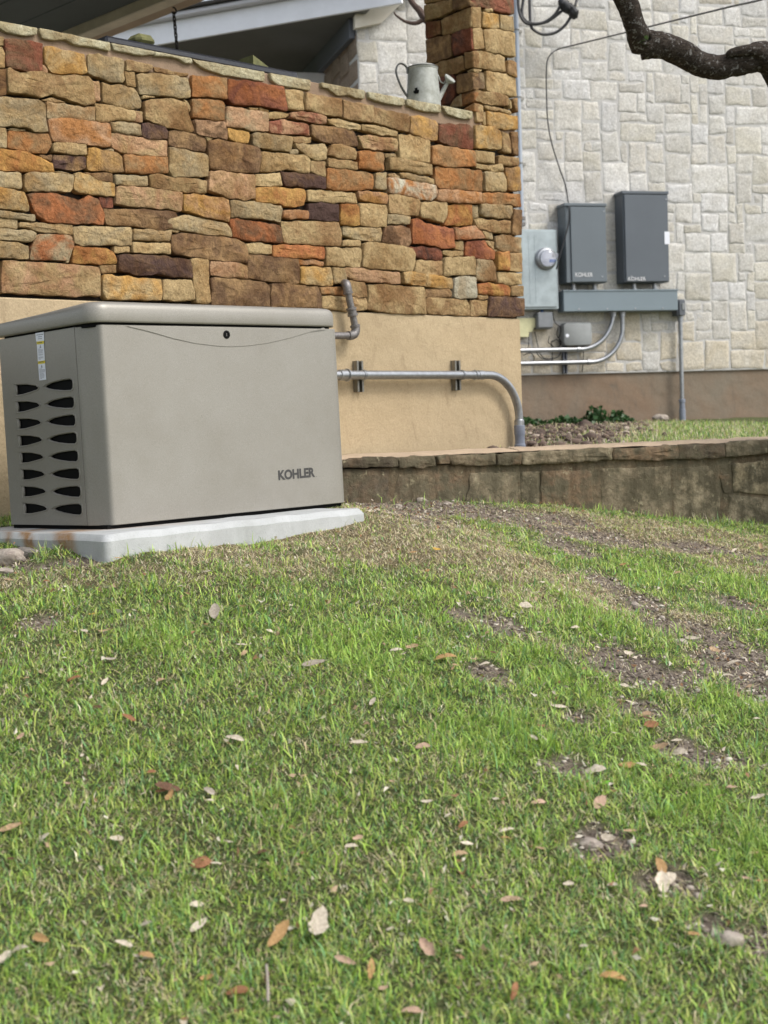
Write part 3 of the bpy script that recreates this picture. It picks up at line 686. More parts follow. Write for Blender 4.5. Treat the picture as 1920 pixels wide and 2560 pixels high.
# ------------------------------------------------------------------ STONE WALL + STUCCO
uL = WALL.uz(-260, 740)[0]; uR = WALL.uz(1309, 795)[0]; uC = WALL.uz(1181, 150)[0]
ZT = CZ + 1.612; ZS = CZ + 0.552
wall = empty('patio_wall', WALL.P(uR, 0, CZ - 0.3), 'tan and rust sandstone patio wall on smooth tan stucco base, behind the generator', 'wall')
mb = MB(); mb.fbox(WALL, uL, uR - 0.012, -0.36, -0.034, ZS - 0.02, ZT - 0.075, 0.004); mb.build('mortar_core', M_MORT, wall)
mb = MB(); mb.fbox(WALL, uL, uR - 0.012, -0.37, -0.012, ZT - 0.095, ZT - 0.004, 0.004); bed = mb.build('mortar_bed', M_BED, wall)
mb = MB(); mb.fbox(WALL, uL, WALL.uz(1301, 800)[0], -0.37, 0.0, CZ - 0.75, ZS - 0.006, 0.006); mb.build('stucco_base', M_STUCCO, wall)
k = 0
for ln in WALL_STONES.split('\n'):
    a, b, px = parse(ln); poly = [WALL.uz(x, y) for x, y in px]; mb = MB()
    ar = abs(sum(poly[i - 1][0] * poly[i][1] - poly[i][0] * poly[i - 1][1] for i in range(len(poly)))) / 2
    stone_bits(WALL, poly, random.uniform(0.000, 0.011) if ar > 0.004 else random.uniform(-0.008, 0.002), 0.036, 0.007 if ar > 0.006 else 0.003, mb)
    o = mb.build('stone', MS, wall, np.mean(mb.v, axis=0), 50); set_tone(o, TONE[a], TONE[b])
for ln in COPING.split('\n'):
    a, b, px = parse(ln); poly = [WALL.uz(x, y, 0.012) for x, y in px]; poly = [(u, min(z, ZT + 0.004)) for u, z in poly]; mb = MB()
    stone_bits(WALL, poly, 0.006, 0.36, 0.003, mb, 0.0016, .016, .0025, .003)
    o = mb.build('coping_stone', MS, wall, np.mean(mb.v, axis=0), 50); set_tone(o, (0.47, 0.44, 0.31), (0.39, 0.34, 0.21))
# pillar
SIDE = Frame(WALL.P(uC, 0, 0), WALL.v)        # left face of the pillar: runs back from the front edge
SIDE = Frame(WALL.P(uC, 0, 0), WALL.v); 
vb_ = [SIDE.uz(1061, 29)[0], SIDE.uz(1066, 160)[0]]; PB = min(vb_)
pil = empty('stone_pillar', WALL.P((uC + uR) / 2, PB / 2, ZT), 'tall sandstone pillar standing on the right end of the patio wall', 'pillar')
ZTOP = CZ + 3.4
mb = MB(); mb.fbox(WALL, uC + 0.03, uR - 0.03, PB, -0.034, ZT - 0.05, ZTOP, 0.004); mb.build('mortar_core', M_MORT, pil)
for ln in PILLAR_FRONT.split('\n'):
    a, b, px = parse(ln); mb = MB(); stone_bits(WALL, [WALL.uz(x, y) for x, y in px], random.uniform(0.0, 0.01), 0.036, 0.006, mb)
    o = mb.build('stone', MS, pil, np.mean(mb.v, axis=0), 50); set_tone(o, TONE[a], TONE[b])
for ln in PILLAR_SIDE.split('\n'):
    a, b, px = parse(ln); mb = MB(); stone_bits(SIDE, [SIDE.uz(x, y) for x, y in px], random.uniform(-0.002, 0.008), 0.036, 0.006, mb)
    o = mb.build('stone', MS, pil, np.mean(mb.v, axis=0), 50); set_tone(o, TONE[a], TONE[b])

# ------------------------------------------------------------------ GENERATOR ON ITS PAD
g_up = np.array([-.0193, .00655, 1]); g_up /= np.linalg.norm(g_up)
g_d = np.array([math.sin(.7907), math.cos(.7907), 0]); g_d -= g_up * (g_up @ g_d)
GF = Frame(np.array([-.8808, 4.6022, -.3080 + CZ]), g_d, g_up)
gen = empty('standby_generator', GF.O, 'champagne metallic standby generator with domed lid on the concrete pad', 'generator')
OUT = [(-.024, -.109), (-.0238, -.103), (-.0228, -.096), (-.0205, -.088), (-.0148, -.067), (-.009, -.046), (-.003, -.024), (-.0005, -.0145), (.002, -.008), (.0065, -.003), (.013, -.0005), (.022, 0), (.30, .001), (.60, .0015), (.90, .001), (1.015, 0), (1.033, -.003), (1.042, -.011), (1.045, -.024), (1.045, -.3), (1.045, -.59), (1.035, -.61)]
def strip(mb, fr, path, z0, z1, th):
    p = np.array(path); t = np.gradient(p, axis=0); nn = np.stack([-t[:, 1], t[:, 0]], -1); nn /= np.linalg.norm(nn, axis=1)[:, None]
    q = p - nn * th; e = 0.0018; rows = []
    zs = [(p - nn * 0.0015, z0), (p, z0 + e), (p, z1 - e), (p - nn * 0.0015, z1), (q, z1), (q, z0)]
    n = len(p); vs = [fr.P(a[0], a[1], z) for row, z in zs for a in row]; m = len(zs)
    fs = [(j * n + i, j * n + i + 1, ((j + 1) % m) * n + i + 1, ((j + 1) % m) * n + i) for j in range(m) for i in range(n - 1)]
    fs += [tuple(j * n for j in range(m)), tuple(j * n + n - 1 for j in range(m))]; mb.add(vs, fs)
GZ1 = 0.661
def side_of(p):   # ensure offset goes inward
    return p
mb = MB(); strip(mb, GF, OUT, .012, GZ1, -.004 if False else .004)
pts_t = np.array(OUT); 
fp = mb.build('front_panel', M_GEN, gen)
mb = MB(); mb.fbox(GF, .03, 1.03, -.60, -.02, .014, .655, .003); mb.fbox(GF, -.014, .03, -.60, -.12, .014, .655, .003); mb.build('inner_housing', M_BLACK, gen)
mb = MB(); mb.fbox(GF, -.012, 1.03, -.60, -.012, -.001, .013, .002); mb.build('base_frame', M_BLACK, gen)
SP = Frame(GF.P(-.024, 0, 0), GF.v, GF.z)
def zpx(pts, ox, oy, s_): return [(ox + x / s_, oy + y / s_) for x, y in pts]
def vent_outline(r1, r8):
    a = np.array([SP.uz(x, y) for x, y in zpx(r1, 0, 800, 3.687)]); b = np.array([SP.uz(x, y) for x, y in zpx(r8, 0, 800, 3.687)])
    ca, cb = (a.max(0) + a.min(0)) / 2, (b.max(0) + b.min(0)) / 2
    return ((a - ca) + (b - cb)) / 2, ca, cb
RV = vent_outline([(415, 618), (440, 600), (480, 582), (560, 558), (630, 543), (655, 552), (663, 590), (663, 625), (655, 645), (600, 648), (520, 645), (455, 635)],
                  [(497, 1738), (520, 1720), (560, 1705), (650, 1695), (725, 1697), (745, 1712), (748, 1750), (745, 1780), (722, 1795), (640, 1790), (560, 1772), (510, 1755)])
LV = vent_outline([(348, 625), (325, 607), (240, 595), (147, 597), (154, 620), (156, 660), (152, 692), (200, 688), (280, 665), (335, 645)],
                  [(430, 1738), (400, 1712), (330, 1695), (222, 1690), (229, 1720), (232, 1750), (228, 1783), (300, 1780), (380, 1762), (420, 1750)])
HOLES = []
for i in range(8):
    for sh, ca, cb in (RV, LV): HOLES.append(sh * 1.05 + ca + (cb - ca) * i / 7)
def plate(name, fr, outer, holes, v0, th, bevel, m, parent):
    cu = D.curves.new('tmp', 'CURVE'); cu.dimensions = '2D'; cu.fill_mode = 'BOTH'; cu.extrude = th / 2; cu.bevel_depth = bevel; cu.bevel_resolution = 1
    for pl in [outer] + list(holes):
        pl = list(pl); sp_ = cu.splines.new('POLY'); sp_.points.add(len(pl) - 1); sp_.use_cyclic_u = True
        for q, (x, y) in zip(sp_.points, pl): q.co = (x, y, 0, 1)
    o = D.objects.new('tmp', cu); COL.objects.link(o); dg = bpy.context.evaluated_depsgraph_get(); dg.update()
    me0 = o.evaluated_get(dg).to_mesh(); vs = [tuple(v.co) for v in me0.vertices]; fs = [tuple(p.vertices) for p in me0.polygons]
    o.evaluated_get(dg).to_mesh_clear(); D.objects.remove(o); D.curves.remove(cu)
    mb = MB(); mb.add([fr.P(x, v0 + z, y) for x, y, z in vs], fs)
    bm = bmesh.new(); me = D.meshes.new(name); me.from_pydata([tuple(np.array(p) - np.array(parent['wo'])) for p in mb.v], [], mb.f); bm.from_mesh(me)
    bmesh.ops.remove_doubles(bm, verts=bm.verts, dist=1e-5); bmesh.ops.recalc_face_normals(bm, faces=bm.faces); bm.to_mesh(me); bm.free()
    me.materials.append(m); return reg(name, me, parent, parent['wo'])
plate('side_panel', SP, [(-.1145, .014), (-.1145, GZ1), (-.592, GZ1), (-.592, .014)], HOLES, -.0035, .004, .0014, M_GEN, gen)
mb = MB()
for i in range(150):
    z = .05 + i * .0036
    if z < .5: mb.fbox(SP, -.58, -.13, -.018, -.0155, z, z + .0014, .0003)
M_GRILL = simple('black_grille', (0.004, 0.004, 0.0045), 1.0, spec=0.0); mb.build('grille', M_GRILL, gen, smooth=0)
# rim around every vent
for h in HOLES:
    c = h.mean(0); q = c + (h - c) * np.array([1.09, 1.13]); P_ = [SP.P(x, .0006, y) for x, y in np.r_[q, q[:2]]]
    mb = MB(); mb.tube(P_, .0014, 6, False); mb.build('vent_rim', M_GEN, gen, np.mean(mb.v, axis=0), 80)
# lid
LO = []
def rr(u0, u1, v0, v1, r, n=8):
    o = []
    for (cx, cy, a0) in ((u1 - r, v1 - r, 0), (u0 + r, v1 - r, 90), (u0 + r, v0 + r, 180), (u1 - r, v0 + r, 270)):
        for i in range(n + 1): a = math.radians(a0 + 90 * i / n); o.append((cx + r * math.cos(a), cy + r * math.sin(a)))
    return np.array(o)
def lid_z(u, v, base):
    s_ = np.clip(-v, 0, 1); drop = 0.022 * np.clip((s_ - .06) / .5, 0, 2) ** 1.7 + .004 * (1 - np.clip(s_ / .1, 0, 1)) * 0
    return base - drop
mb = MB(); rings = [(-.003, .669, 0), (-.001, .671, 0), (.0, .675, 0), (.0005, .695, 0), (.0, .711, .1), (-.0025, .722, .3), (-.0075, .7295, .6), (-.016, .7345, .9), (-.032, .738, 1), (-.08, .7405, 1), (-.18, .7445, 1), (-.28, .747, 1)]
vs = []; n_ = None
for ins, z, k_ in rings:
    r_ = max(.062 + ins * .6, .012); o = rr(-.034 - ins, 1.053 + ins, -.625 - ins, .009 + ins, r_)
    n_ = len(o)
    for u, v in o: vs.append(GF.P(u, v, z + (lid_z(u, v, 0) * k_)))
fs = [(j * n_ + i, j * n_ + (i + 1) % n_, (j + 1) * n_ + (i + 1) % n_, (j + 1) * n_ + i) for j in range(len(rings) - 1) for i in range(n_)]
fs += [tuple(range(n_)), tuple(range((len(rings) - 1) * n_, len(rings) * n_))]
mb.add(vs, fs); mb.build('lid', M_GEN, gen, smooth=50)
mb = MB(); o = rr(-.018, 1.037, -.60, -.006, .05); mb.add([GF.P(u, v, z) for z in (.655, .676) for u, v in o], [(i, (i + 1) % len(o), len(o) + (i + 1) % len(o), len(o) + i) for i in range(len(o))] + [tuple(range(len(o))), tuple(range(len(o), 2 * len(o)))])
mb.build('lid_gasket', M_BLACK, gen)
ARC = [GF.uz(x, y) for x, y in zpx([(600, 217), (650, 228), (700, 241), (800, 270), (900, 292), (1000, 304), (1060, 307), (1130, 304), (1230, 291), (1330, 268), (1420, 241), (1470, 226), (1490, 220)], 0, 700, 1.8433)]
plate('latch_recess', GF, [(ARC[0][0] - .01, GZ1 - .004)] + ARC + [(ARC[-1][0] + .01, GZ1 - .004)], [], .0020, .0008, .0009, M_GEN, gen)
lu, lz = GF.uz(1041 / 1.8433, 700 + 252 / 1.8433)
mb = MB(); mb.lathe(GF.P(lu, .002, lz), GF.v, [(.0145, 0), (.0145, .003), (.012, .0045), (.008, .0045), (.0065, .0015), (.0, .0015)], 24, False); lk = mb.build('lock', M_BLACK, gen, GF.P(lu, .002, lz))
mb = MB(); mb.fbox(GF, lu - .0012, lu + .0012, .0036, .0048, lz - .005, lz + .005, .0002); mb.build('keyway', M_IRON, lk)
def text(name, s_, fr, u0, z0, width, height, v0, m, parent, bold=0.0, th=.0006, skew=0.0):
    cu = D.curves.new('tmp', 'FONT'); cu.body = s_; cu.extrude = 0.0; cu.offset = bold; cu.size = 1
    o = D.objects.new('tmp', cu); COL.objects.link(o); dg = bpy.context.evaluated_depsgraph_get(); dg.update()
    me0 = o.evaluated_get(dg).to_mesh(); vs = np.array([tuple(v.co) for v in me0.vertices]); fs = [tuple(p.vertices) for p in me0.polygons]
    o.evaluated_get(dg).to_mesh_clear(); D.objects.remove(o); D.curves.remove(cu)
    lo, hi = vs.min(0), vs.max(0); x = (vs[:, 0] - lo[0]) / (hi[0] - lo[0]) * width; y = (vs[:, 1] - lo[1]) / (hi[1] - lo[1]) * height
    me = D.meshes.new(name); O_ = np.array(parent['wo'])
    me.from_pydata([tuple(fr.P(u0 + a, v0, z0 + b + a * skew) - O_) for a, b in zip(x, y)], [], fs); me.materials.append(m)
    return reg(name, me, parent, parent['wo'])
ku, kz = GF.uz(695.6, 1200.9); ru, rz = GF.uz(787, 1192.4); _, kt = GF.uz(694.4, 1175.8)
text('lettering', 'KOHLER', GF, ku, kz, ru - ku, kt - kz, .0022, M_INK, gen, .042, skew=(rz - kz) / (ru - ku))
mb = MB(); mb.lathe(GF.P(ru + .006, .0015, rz + .001), GF.v, [(.0012, 0), (.0012, .0007)], 8); mb.build('lettering_dot', M_INK, gen)
def decal(name, fr, px, m, parent, v0=.001, th=.0005):
    q = [fr.uz(x, y, v0) for x, y in px]; mb = MB(); mb.add([fr.P(u, v, z) for v in (v0, v0 + th) for u, z in q], [(0, 1, 2, 3), (4, 5, 6, 7), (0, 1, 5, 4), (1, 2, 6, 5), (2, 3, 7, 6), (3, 0, 4, 7)])
    return mb.build(name, m, parent, np.mean(mb.v, axis=0), 0)
Z6 = lambda *p: [(70 + x / 11.06, 810 + y / 11.06) for x, y in p]
l1 = decal('label', SP, Z6((207, 255), (438, 215), (452, 462), (228, 485)), M_LABEL, gen)
l2 = decal('label', SP, Z6((243, 485), (436, 462), (466, 1008), (276, 1030)), M_LABEL, gen)
l3 = decal('label', SP, Z6((277, 1032), (467, 1005), (508, 1540), (318, 1562)), M_LABEL, gen)
decal('header', SP, Z6((243, 486), (436, 463), (441, 545), (249, 568)), M_YEL, l2, .0016); decal('header', SP, Z6((277, 1033), (467, 1006), (472, 1085), (283, 1108)), M_YEL, l3, .0016)
def bars(par, rows):
    for (x0, x1, y, h) in rows: decal('print_line', SP, Z6((x0, y), (x1, y - (x1 - x0) * .11), (x1, y - (x1 - x0) * .11 + h), (x0, y + h)), M_PRINT, par, .0017, .0002)
bars(l1, [(230, 420, 298, 18), (272, 385, 350, 16), (272, 388, 405, 16)])
bars(l2, [(278 + i * 1.4, (345 if i == 0 else 405 + (i % 3) * 6), 690 + i * 28, 11) for i in range(5)] + [(288, 420, 840, 9), (290, 410, 862, 9), (290, 422, 915, 11), (292, 425, 942, 11), (293, 350, 972, 11)])
bars(l3, [(312 + i * 2.2, (385 if i == 0 else 462 + (i % 3) * 5), 1240 + i * 30, 13) for i in range(4)] + [(325, 430, 1368, 10), (328, 450, 1392, 10), (330, 455, 1420, 10), (332, 455, 1448, 10), (334, 450, 1478, 10), (336, 390, 1508, 10)])
for par, wd, (x, y), (x2, y2) in ((l2, 'CAUTION', (272, 540), (408, 524)), (l3, 'WARNING', (305, 1078), (452, 1060))):
    a = SP.uz(*Z6((x, y))[0]); b = SP.uz(*Z6((x2, y2))[0]); text('print_word', wd, SP, a[0], a[1], b[0] - a[0], .0045, .0024, M_INK, par, .03, skew=(b[1] - a[1]) / (b[0] - a[0]))
for par, (cx, cy) in ((l2, (343, 620)), (l3, (380, 1165))):
    px = Z6((cx - 2, cy - 42), (cx + 3, cy - 42), (cx + 22, cy + 40), (cx - 22, cy + 42)); decal('print_symbol', SP, px, M_PRINT, par, .0017, .0002)
# pad
PF = Frame(GF.O, GF.u, GF.z)
def on_z(x, y, z): 
    p = on_plane(x, y, GF.z, GF.z @ GF.P(0, 0, z)) - GF.O; return float(p @ GF.u), float(p @ GF.v)
a_ = on_z(262, 1386, -.066); b_ = on_z(937, 1277, -.012)
pu0, pu1, pv1 = a_[0] - .035, b_[0], (a_[1] + b_[1]) / 2 + .01
o = rr(pu0, pu1, -.72, pv1, .022, 6)
def dense(o, st):
    r = []
    for i in range(len(o)):
        a, b = o[i], o[(i + 1) % len(o)]; k = max(1, int(np.linalg.norm(b - a) / st)); r += [a + (b - a) * j / k for j in range(k)]
    return np.array(r)
o = dense(o, .012); c = o.mean(0); hw = (o.max(0) - o.min(0)) / 2
vs = []; at_ = []
for ins, z in ((0, -.20), (0, -.085), (0, -.06), (0, -.04), (0.0, -.022), (.012, -.004), (.016, -.001), (.05, -.0005)):
    q = c + (o - c) * (1 - ins / hw)
    for u, v in q:
        p = GF.P(u, v, z + .0012 * math.sin(u * 31 + v * 17)); vs.append(p); x, y, _ = proj(p)
        on = (v > -.6) * (z > -.19)
        r1 = max(0, 1 - abs(x - (163 + (y - 1360) * .15)) / 34); r2 = max(0, 1 - abs(x - (70 + (y - 1350) * .3)) / 20); r3 = .55 * max(0, 1 - abs(x - 20) / 16)
        at_.append(min(1, 1.7 * max(r1, r2, r3)) * on if u < .05 and x < 260 else 0)
n_ = len(o); mb = MB(); mb.add(vs, [(j * n_ + i, j * n_ + (i + 1) % n_, (j + 1) * n_ + (i + 1) % n_, (j + 1) * n_ + i) for j in range(7) for i in range(n_)] + [tuple(range(7 * n_, 8 * n_))])
pad = mb.build('concrete_pad', M_CONC, None, GF.P(.5, -.3, -.1), 22); pad.name = 'concrete_slab'; tag(pad, 'pale grey concrete slab streaked with rust under the beige generator', 'concrete slab')
a = pad.data.attributes.new('rust', 'FLOAT', 'POINT'); a.data.foreach_set('value', np.array(at_, np.float32))

# ------------------------------------------------------------------ PIPES ON THE STUCCO
e_ = .055
def wp(x, y, v=e_): return WALL.P(*[(lambda t: (t[0], v, t[1]))(WALL.uz(x, y, v))][0])
cz_ = WALL.uz(1000, 937.5, e_)[1]
u0 = WALL.uz(840, 937, e_)[0]; u1 = WALL.uz(1222, 937, e_)[0]; u2 = WALL.uz(1299, 1080, e_)[0]
cond = empty('steel_conduit', WALL.P(u0, e_, cz_), 'long galvanised conduit running along the tan stucco and bending down beside its corner', 'conduit')
path = [WALL.P(u0 - .12, e_, cz_), WALL.P(u1, e_, cz_)]; R_ = u2 - u1
mb = MB(); P_ = [WALL.P(u0 - .12 + (u1 - u0 + .12) * i / 6, e_, cz_) for i in range(7)] + arc(WALL.P(u1, e_, cz_ - R_), WALL.u, WALL.z, R_, math.pi / 2, 0, 16)[1:] + [WALL.P(u2, e_, cz_ - R_ - .04 * i) for i in range(1, 4)]
mb.tube(P_, .0215, 20); mb.build('pipe', M_GALV, cond)
for x, w, r in ((856, .045, .026), (907, .010, .025), (1157, .010, .025), (1186, .008, .0265), (1200, .045, .0245), (868, .008, .031)):
    u = WALL.uz(x, 937, e_)[0]; mb = MB(); mb.lathe(WALL.P(u - w / 2, e_, cz_), WALL.u, [(r - .003, 0), (r, .002), (r, w - .002), (r - .003, w)], 20); mb.build('coupling', M_GALV, cond)
zc = WALL.uz(1300, 1058, e_)[1]
mb = MB(); mb.lathe(WALL.P(u2, e_, zc + .02), -WALL.z, [(.024, 0), (.027, .004), (.027, .03), (.024, .034)], 20); mb.build('coupling', M_GALV, cond)
mb = MB(); mb.lathe(WALL.P(u2, e_, zc - .01), -WALL.z, [(.026, 0), (.0295, .003), (.0295, .05), (.027, .055), (.027, .10), (.0305, .103), (.0305, .22)], 20); mb.build('plastic_sleeve', M_PVC, cond)
for nm, xl, y0, y1 in (('left of the two zinc strut brackets on the stucco, beside the generator', 890, 902, 980), ('right of the two zinc strut brackets on the stucco, near the elbow', 1134, 901, 976)):
    u = WALL.uz(xl, 940)[0]; z0_, z1_ = WALL.uz(xl, y1, .02)[1], WALL.uz(xl, y0, .02)[1]
    br = empty('strut_bracket', WALL.P(u, 0, z0_), nm, 'bracket', 'zinc strut brackets on the stucco')
    mb = MB(); mb.fbox(WALL, u - .021, u + .021, .001, .005, z0_, z1_, .0005); mb.fbox(WALL, u - .021, u - .018, .005, .032, z0_, z1_, .0005); mb.fbox(WALL, u + .018, u + .021, .005, .032, z0_, z1_, .0005)
    mb.fbox(WALL, u - .018, u - .010, .029, .032, z0_, z1_, .0005); mb.fbox(WALL, u + .010, u + .018, .029, .032, z0_, z1_, .0005); mb.build('channel', M_STRUT, br)
    mb = MB(); mb.tube(arc(WALL.P(u, e_, cz_), WALL.v, WALL.z, .0235, -2.2, 2.2, 14), .0035, 6); mb.build('clamp', M_GALV, br)
    mb = MB(); mb.lathe(WALL.P(u + .002, .006, z0_ + .03), WALL.v, [(.006, 0), (.006, .004)], 6); mb.build('bolt', M_GALV, br)
gas = empty('gas_pipe', wp(885, 835, .06), 'dark iron pipe with elbows coming out of the sandstone beside the generator lid', 'pipe')
pA = wp(864, 712, .06); pB = wp(889, 822, .06); pC = wp(835, 837, .06)
el1 = wp(866, 712, .06)
mb = MB(); mb.tube([wp(868, 722, .06), pB], .0165, 16); mb.build('vertical_pipe', M_IRON, gas)
mb = MB(); mb.tube(smooth_path([wp(862, 710, -.01), wp(863, 709, .03), wp(866, 712, .055), wp(869, 726, .06), wp(870, 732, .06)], 5), .0215, 16); mb.build('elbow', M_IRON, gas)
mb = MB(); mb.tube(smooth_path([wp(887, 812, .06), wp(889, 824, .06), wp(886, 835, .06), wp(876, 839, .06), wp(870, 839, .06)], 5), .0215, 16); mb.build('elbow', M_IRON, gas)
mb = MB(); mb.tube([wp(876, 839, .06), wp(820, 839, .06)], .0165, 16); mb.build('horizontal_pipe', M_IRON, gas)
def band(pa, pb, t, w, r, nm='fitting'):
    a = np.array(pa); b = np.array(pb); d_ = (b - a) / np.linalg.norm(b - a); mb = MB(); mb.lathe(a + (b - a) * t, d_, [(r - .003, 0), (r, .002), (r, w - .002), (r - .003, w)], 16); mb.build(nm, M_IRON, gas)
q0, q1 = wp(868, 722, .06), pB
for t, w, r in ((.08, .010, .024), (.47, .012, .025), (.53, .03, .0215), (.62, .012, .025), (.90, .012, .024)): band(q0, q1, t, w, r)

# ------------------------------------------------------------------ LOW RETAINING WALL
low = empty('retaining_wall', [*PL[1300][:2], CZ - .6], 'low mossy sandstone retaining wall with rough slab caps along the lawn', 'low wall')
def seg_uz(fr, px, v=0.0): return [fr.uz(x, y, v) for x, y in px]
mb = MB(); mb.fbox(SA, -1.4, LA + .02, -.28, -.004, CZ - 1.0, LZ - .05, .003); o = mb.build('mortar_core', MMOSS, low); set_tone(o, (.17, .135, .09), (.13, .10, .065))
mb = MB(); mb.fbox(SB, -.02, LB + 2.2, -.28, -.004, CZ - 1.3, LZ - .05, .003); o = mb.build('mortar_core', MMOSS, low); set_tone(o, (.17, .135, .09), (.13, .10, .065))
P8 = lambda *p: [(840 + x / 3, 1060 + y / 3) for x, y in p]
P9 = lambda *p: [(1367 + x / 3, 1000 + y / 3) for x, y in p]
FACES = [(SA, P8((-150, 335), (395, 345), (395, 640), (-150, 640)), 'k'), (SA, P8((470, 385), (690, 385), (705, 640), (420, 640)), 'n'), (SA, P8((745, 375), (945, 378), (940, 640), (760, 640)), 'b'), (SA, P8((1012, 368), (1355, 362), (1365, 640), (965, 640)), 'g'),
         (SB, P8((1390, 358), (1520, 356), (1520, 700), (1385, 700)), 'g'), (SB, P8((1535, 356), (1915, 350), (1922, 760), (1535, 720)), 'b'), (SB, P9((405, 515), (930, 500), (942, 1000), (420, 980)), 'g'), (SB, P9((960, 700), (1000, 640), (1040, 520), (1080, 503), (1262, 500), (1300, 700), (1300, 1020), (955, 1000)), 't'),
         (SB, P9((1300, 560), (1370, 560), (1372, 700), (1320, 700)), 'b'), (SB, P9((1390, 480), (1900, 440), (1950, 740), (1400, 685)), 'T'), (SB, P9((1370, 712), (1950, 760), (1950, 1100), (1350, 1050)), 't'), (SB, P9((1965, 440), (2500, 400), (2500, 1100), (1970, 1100)), 'g')]
DK = dict(k=((.09, .075, .055), (.12, .09, .06)), n=((.17, .145, .095), (.14, .11, .075)), b=((.17, .125, .085), (.19, .135, .085)), g=((.25, .215, .15), (.19, .16, .11)), t=((.30, .26, .18), (.23, .20, .14)), T=((.34, .29, .19), (.27, .23, .155)))
for fr, px, tn in FACES:
    mb = MB(); stone_bits(fr, seg_uz(fr, px), random.uniform(-.003, .003), .03, .006, mb, .008)
    o = mb.build('stone', MMOSS, low, np.mean(mb.v, axis=0), 50); set_tone(o, *DK[tn])
CAPS = [(SA, P8((-150, 270), (450, 247), (447, 325), (300, 322), (-150, 335)), 'k'), (SA, P8((457, 247), (728, 237), (738, 312), (640, 327), (460, 330)), 'n'), (SA, P8((737, 237), (825, 233), (830, 292), (760, 302)), 'b'), (SA, P8((832, 233), (1178, 224), (1178, 308), (1000, 312), (850, 300)), 'n'),
        (SA, P8((1186, 224), (1366, 218), (1366, 302), (1190, 308)), 'b'), (SB, [(1298, 1131), (1400, 1126), (1526, 1117), (1527, 1148), (1400, 1158), (1300, 1161)], 'g'),
        (SB, P9((486, 368), (970, 338), (975, 440), (800, 452), (490, 448)), 'b'), (SB, P9((977, 338), (1320, 325), (1330, 430), (1180, 437), (980, 442)), 'k'), (SB, P9((1325, 325), (1420, 308), (1700, 296), (1760, 390), (1500, 412), (1330, 430)), 'g'), (SB, P9((1712, 296), (2500, 250), (2500, 350), (1765, 390)), 'n')]
for fr, px, tn in CAPS:
    mb = MB(); q = seg_uz(fr, px); q = [(u, min(z, LZ + .004)) for u, z in q]; stone_bits(fr, q, random.uniform(.016, .028), .34, .008, mb, .008, .03)
    o = mb.build('cap_stone', MMOSS, low, np.mean(mb.v, axis=0), 50); set_tone(o, *DK[tn])
# pale mortar wash on top of the caps
M_WASH = simple('pale_cap_mortar', (0.47, 0.36, 0.25), 0.95, 0, 12, 0.1, 50, 0.006)
mb = MB()
for fr, a0, a1 in ((SA, -1.2, LA), (SB, 0, LB + 2)):
    nn_ = int((a1 - a0) / .05); rows = []
    for j, (v, h) in enumerate(((.004, -.004), (-.03, .006), (-.15, .012), (-.33, .010))):
        rows.append([fr.P(a0 + (a1 - a0) * i / nn_, v + .012 * mn.noise(Vector((i * .7, j, 5))), LZ + h + .007 * mn.noise(Vector((i * .45, j * .8, 2)))) for i in range(nn_ + 1)])
    m_ = nn_ + 1; mb.add([p for r in rows for p in r], [(j * m_ + i, j * m_ + i + 1, (j + 1) * m_ + i + 1, (j + 1) * m_ + i) for j in range(3) for i in range(nn_)])
mb.build('cap_mortar', M_WASH, low, smooth=60)

# ------------------------------------------------------------------ WHITE STONE HOUSE (far)
def fu(x, y=600, v=0.0): return FAR.uz(x, y, v)[0]
def fz(x, y, v=0.0): return FAR.uz(x, y, v)[1]
house = empty('limestone_house', FAR.P(fu(1500), 0, CZ - .1), 'white limestone block house with brown stucco plinth behind the patio wall', 'house')
uh0 = fu(893, 120); uh1 = fu(2350, 600); zp = fz(1500, 931); ztop = CZ + 5.2
mb = MB(); mb.fbox(FAR, uh0 + .006, uh1, -.30, -.0095, zp - .01, ztop, .004); mb.build('mortar_wall', M_WMORT, house)
mb = MB(); mb.fbox(FAR, fu(1000), uh1, -.28, -.03, CZ - .5, zp + .002, .01); mb.build('stucco_plinth', M_PLINTH, house)
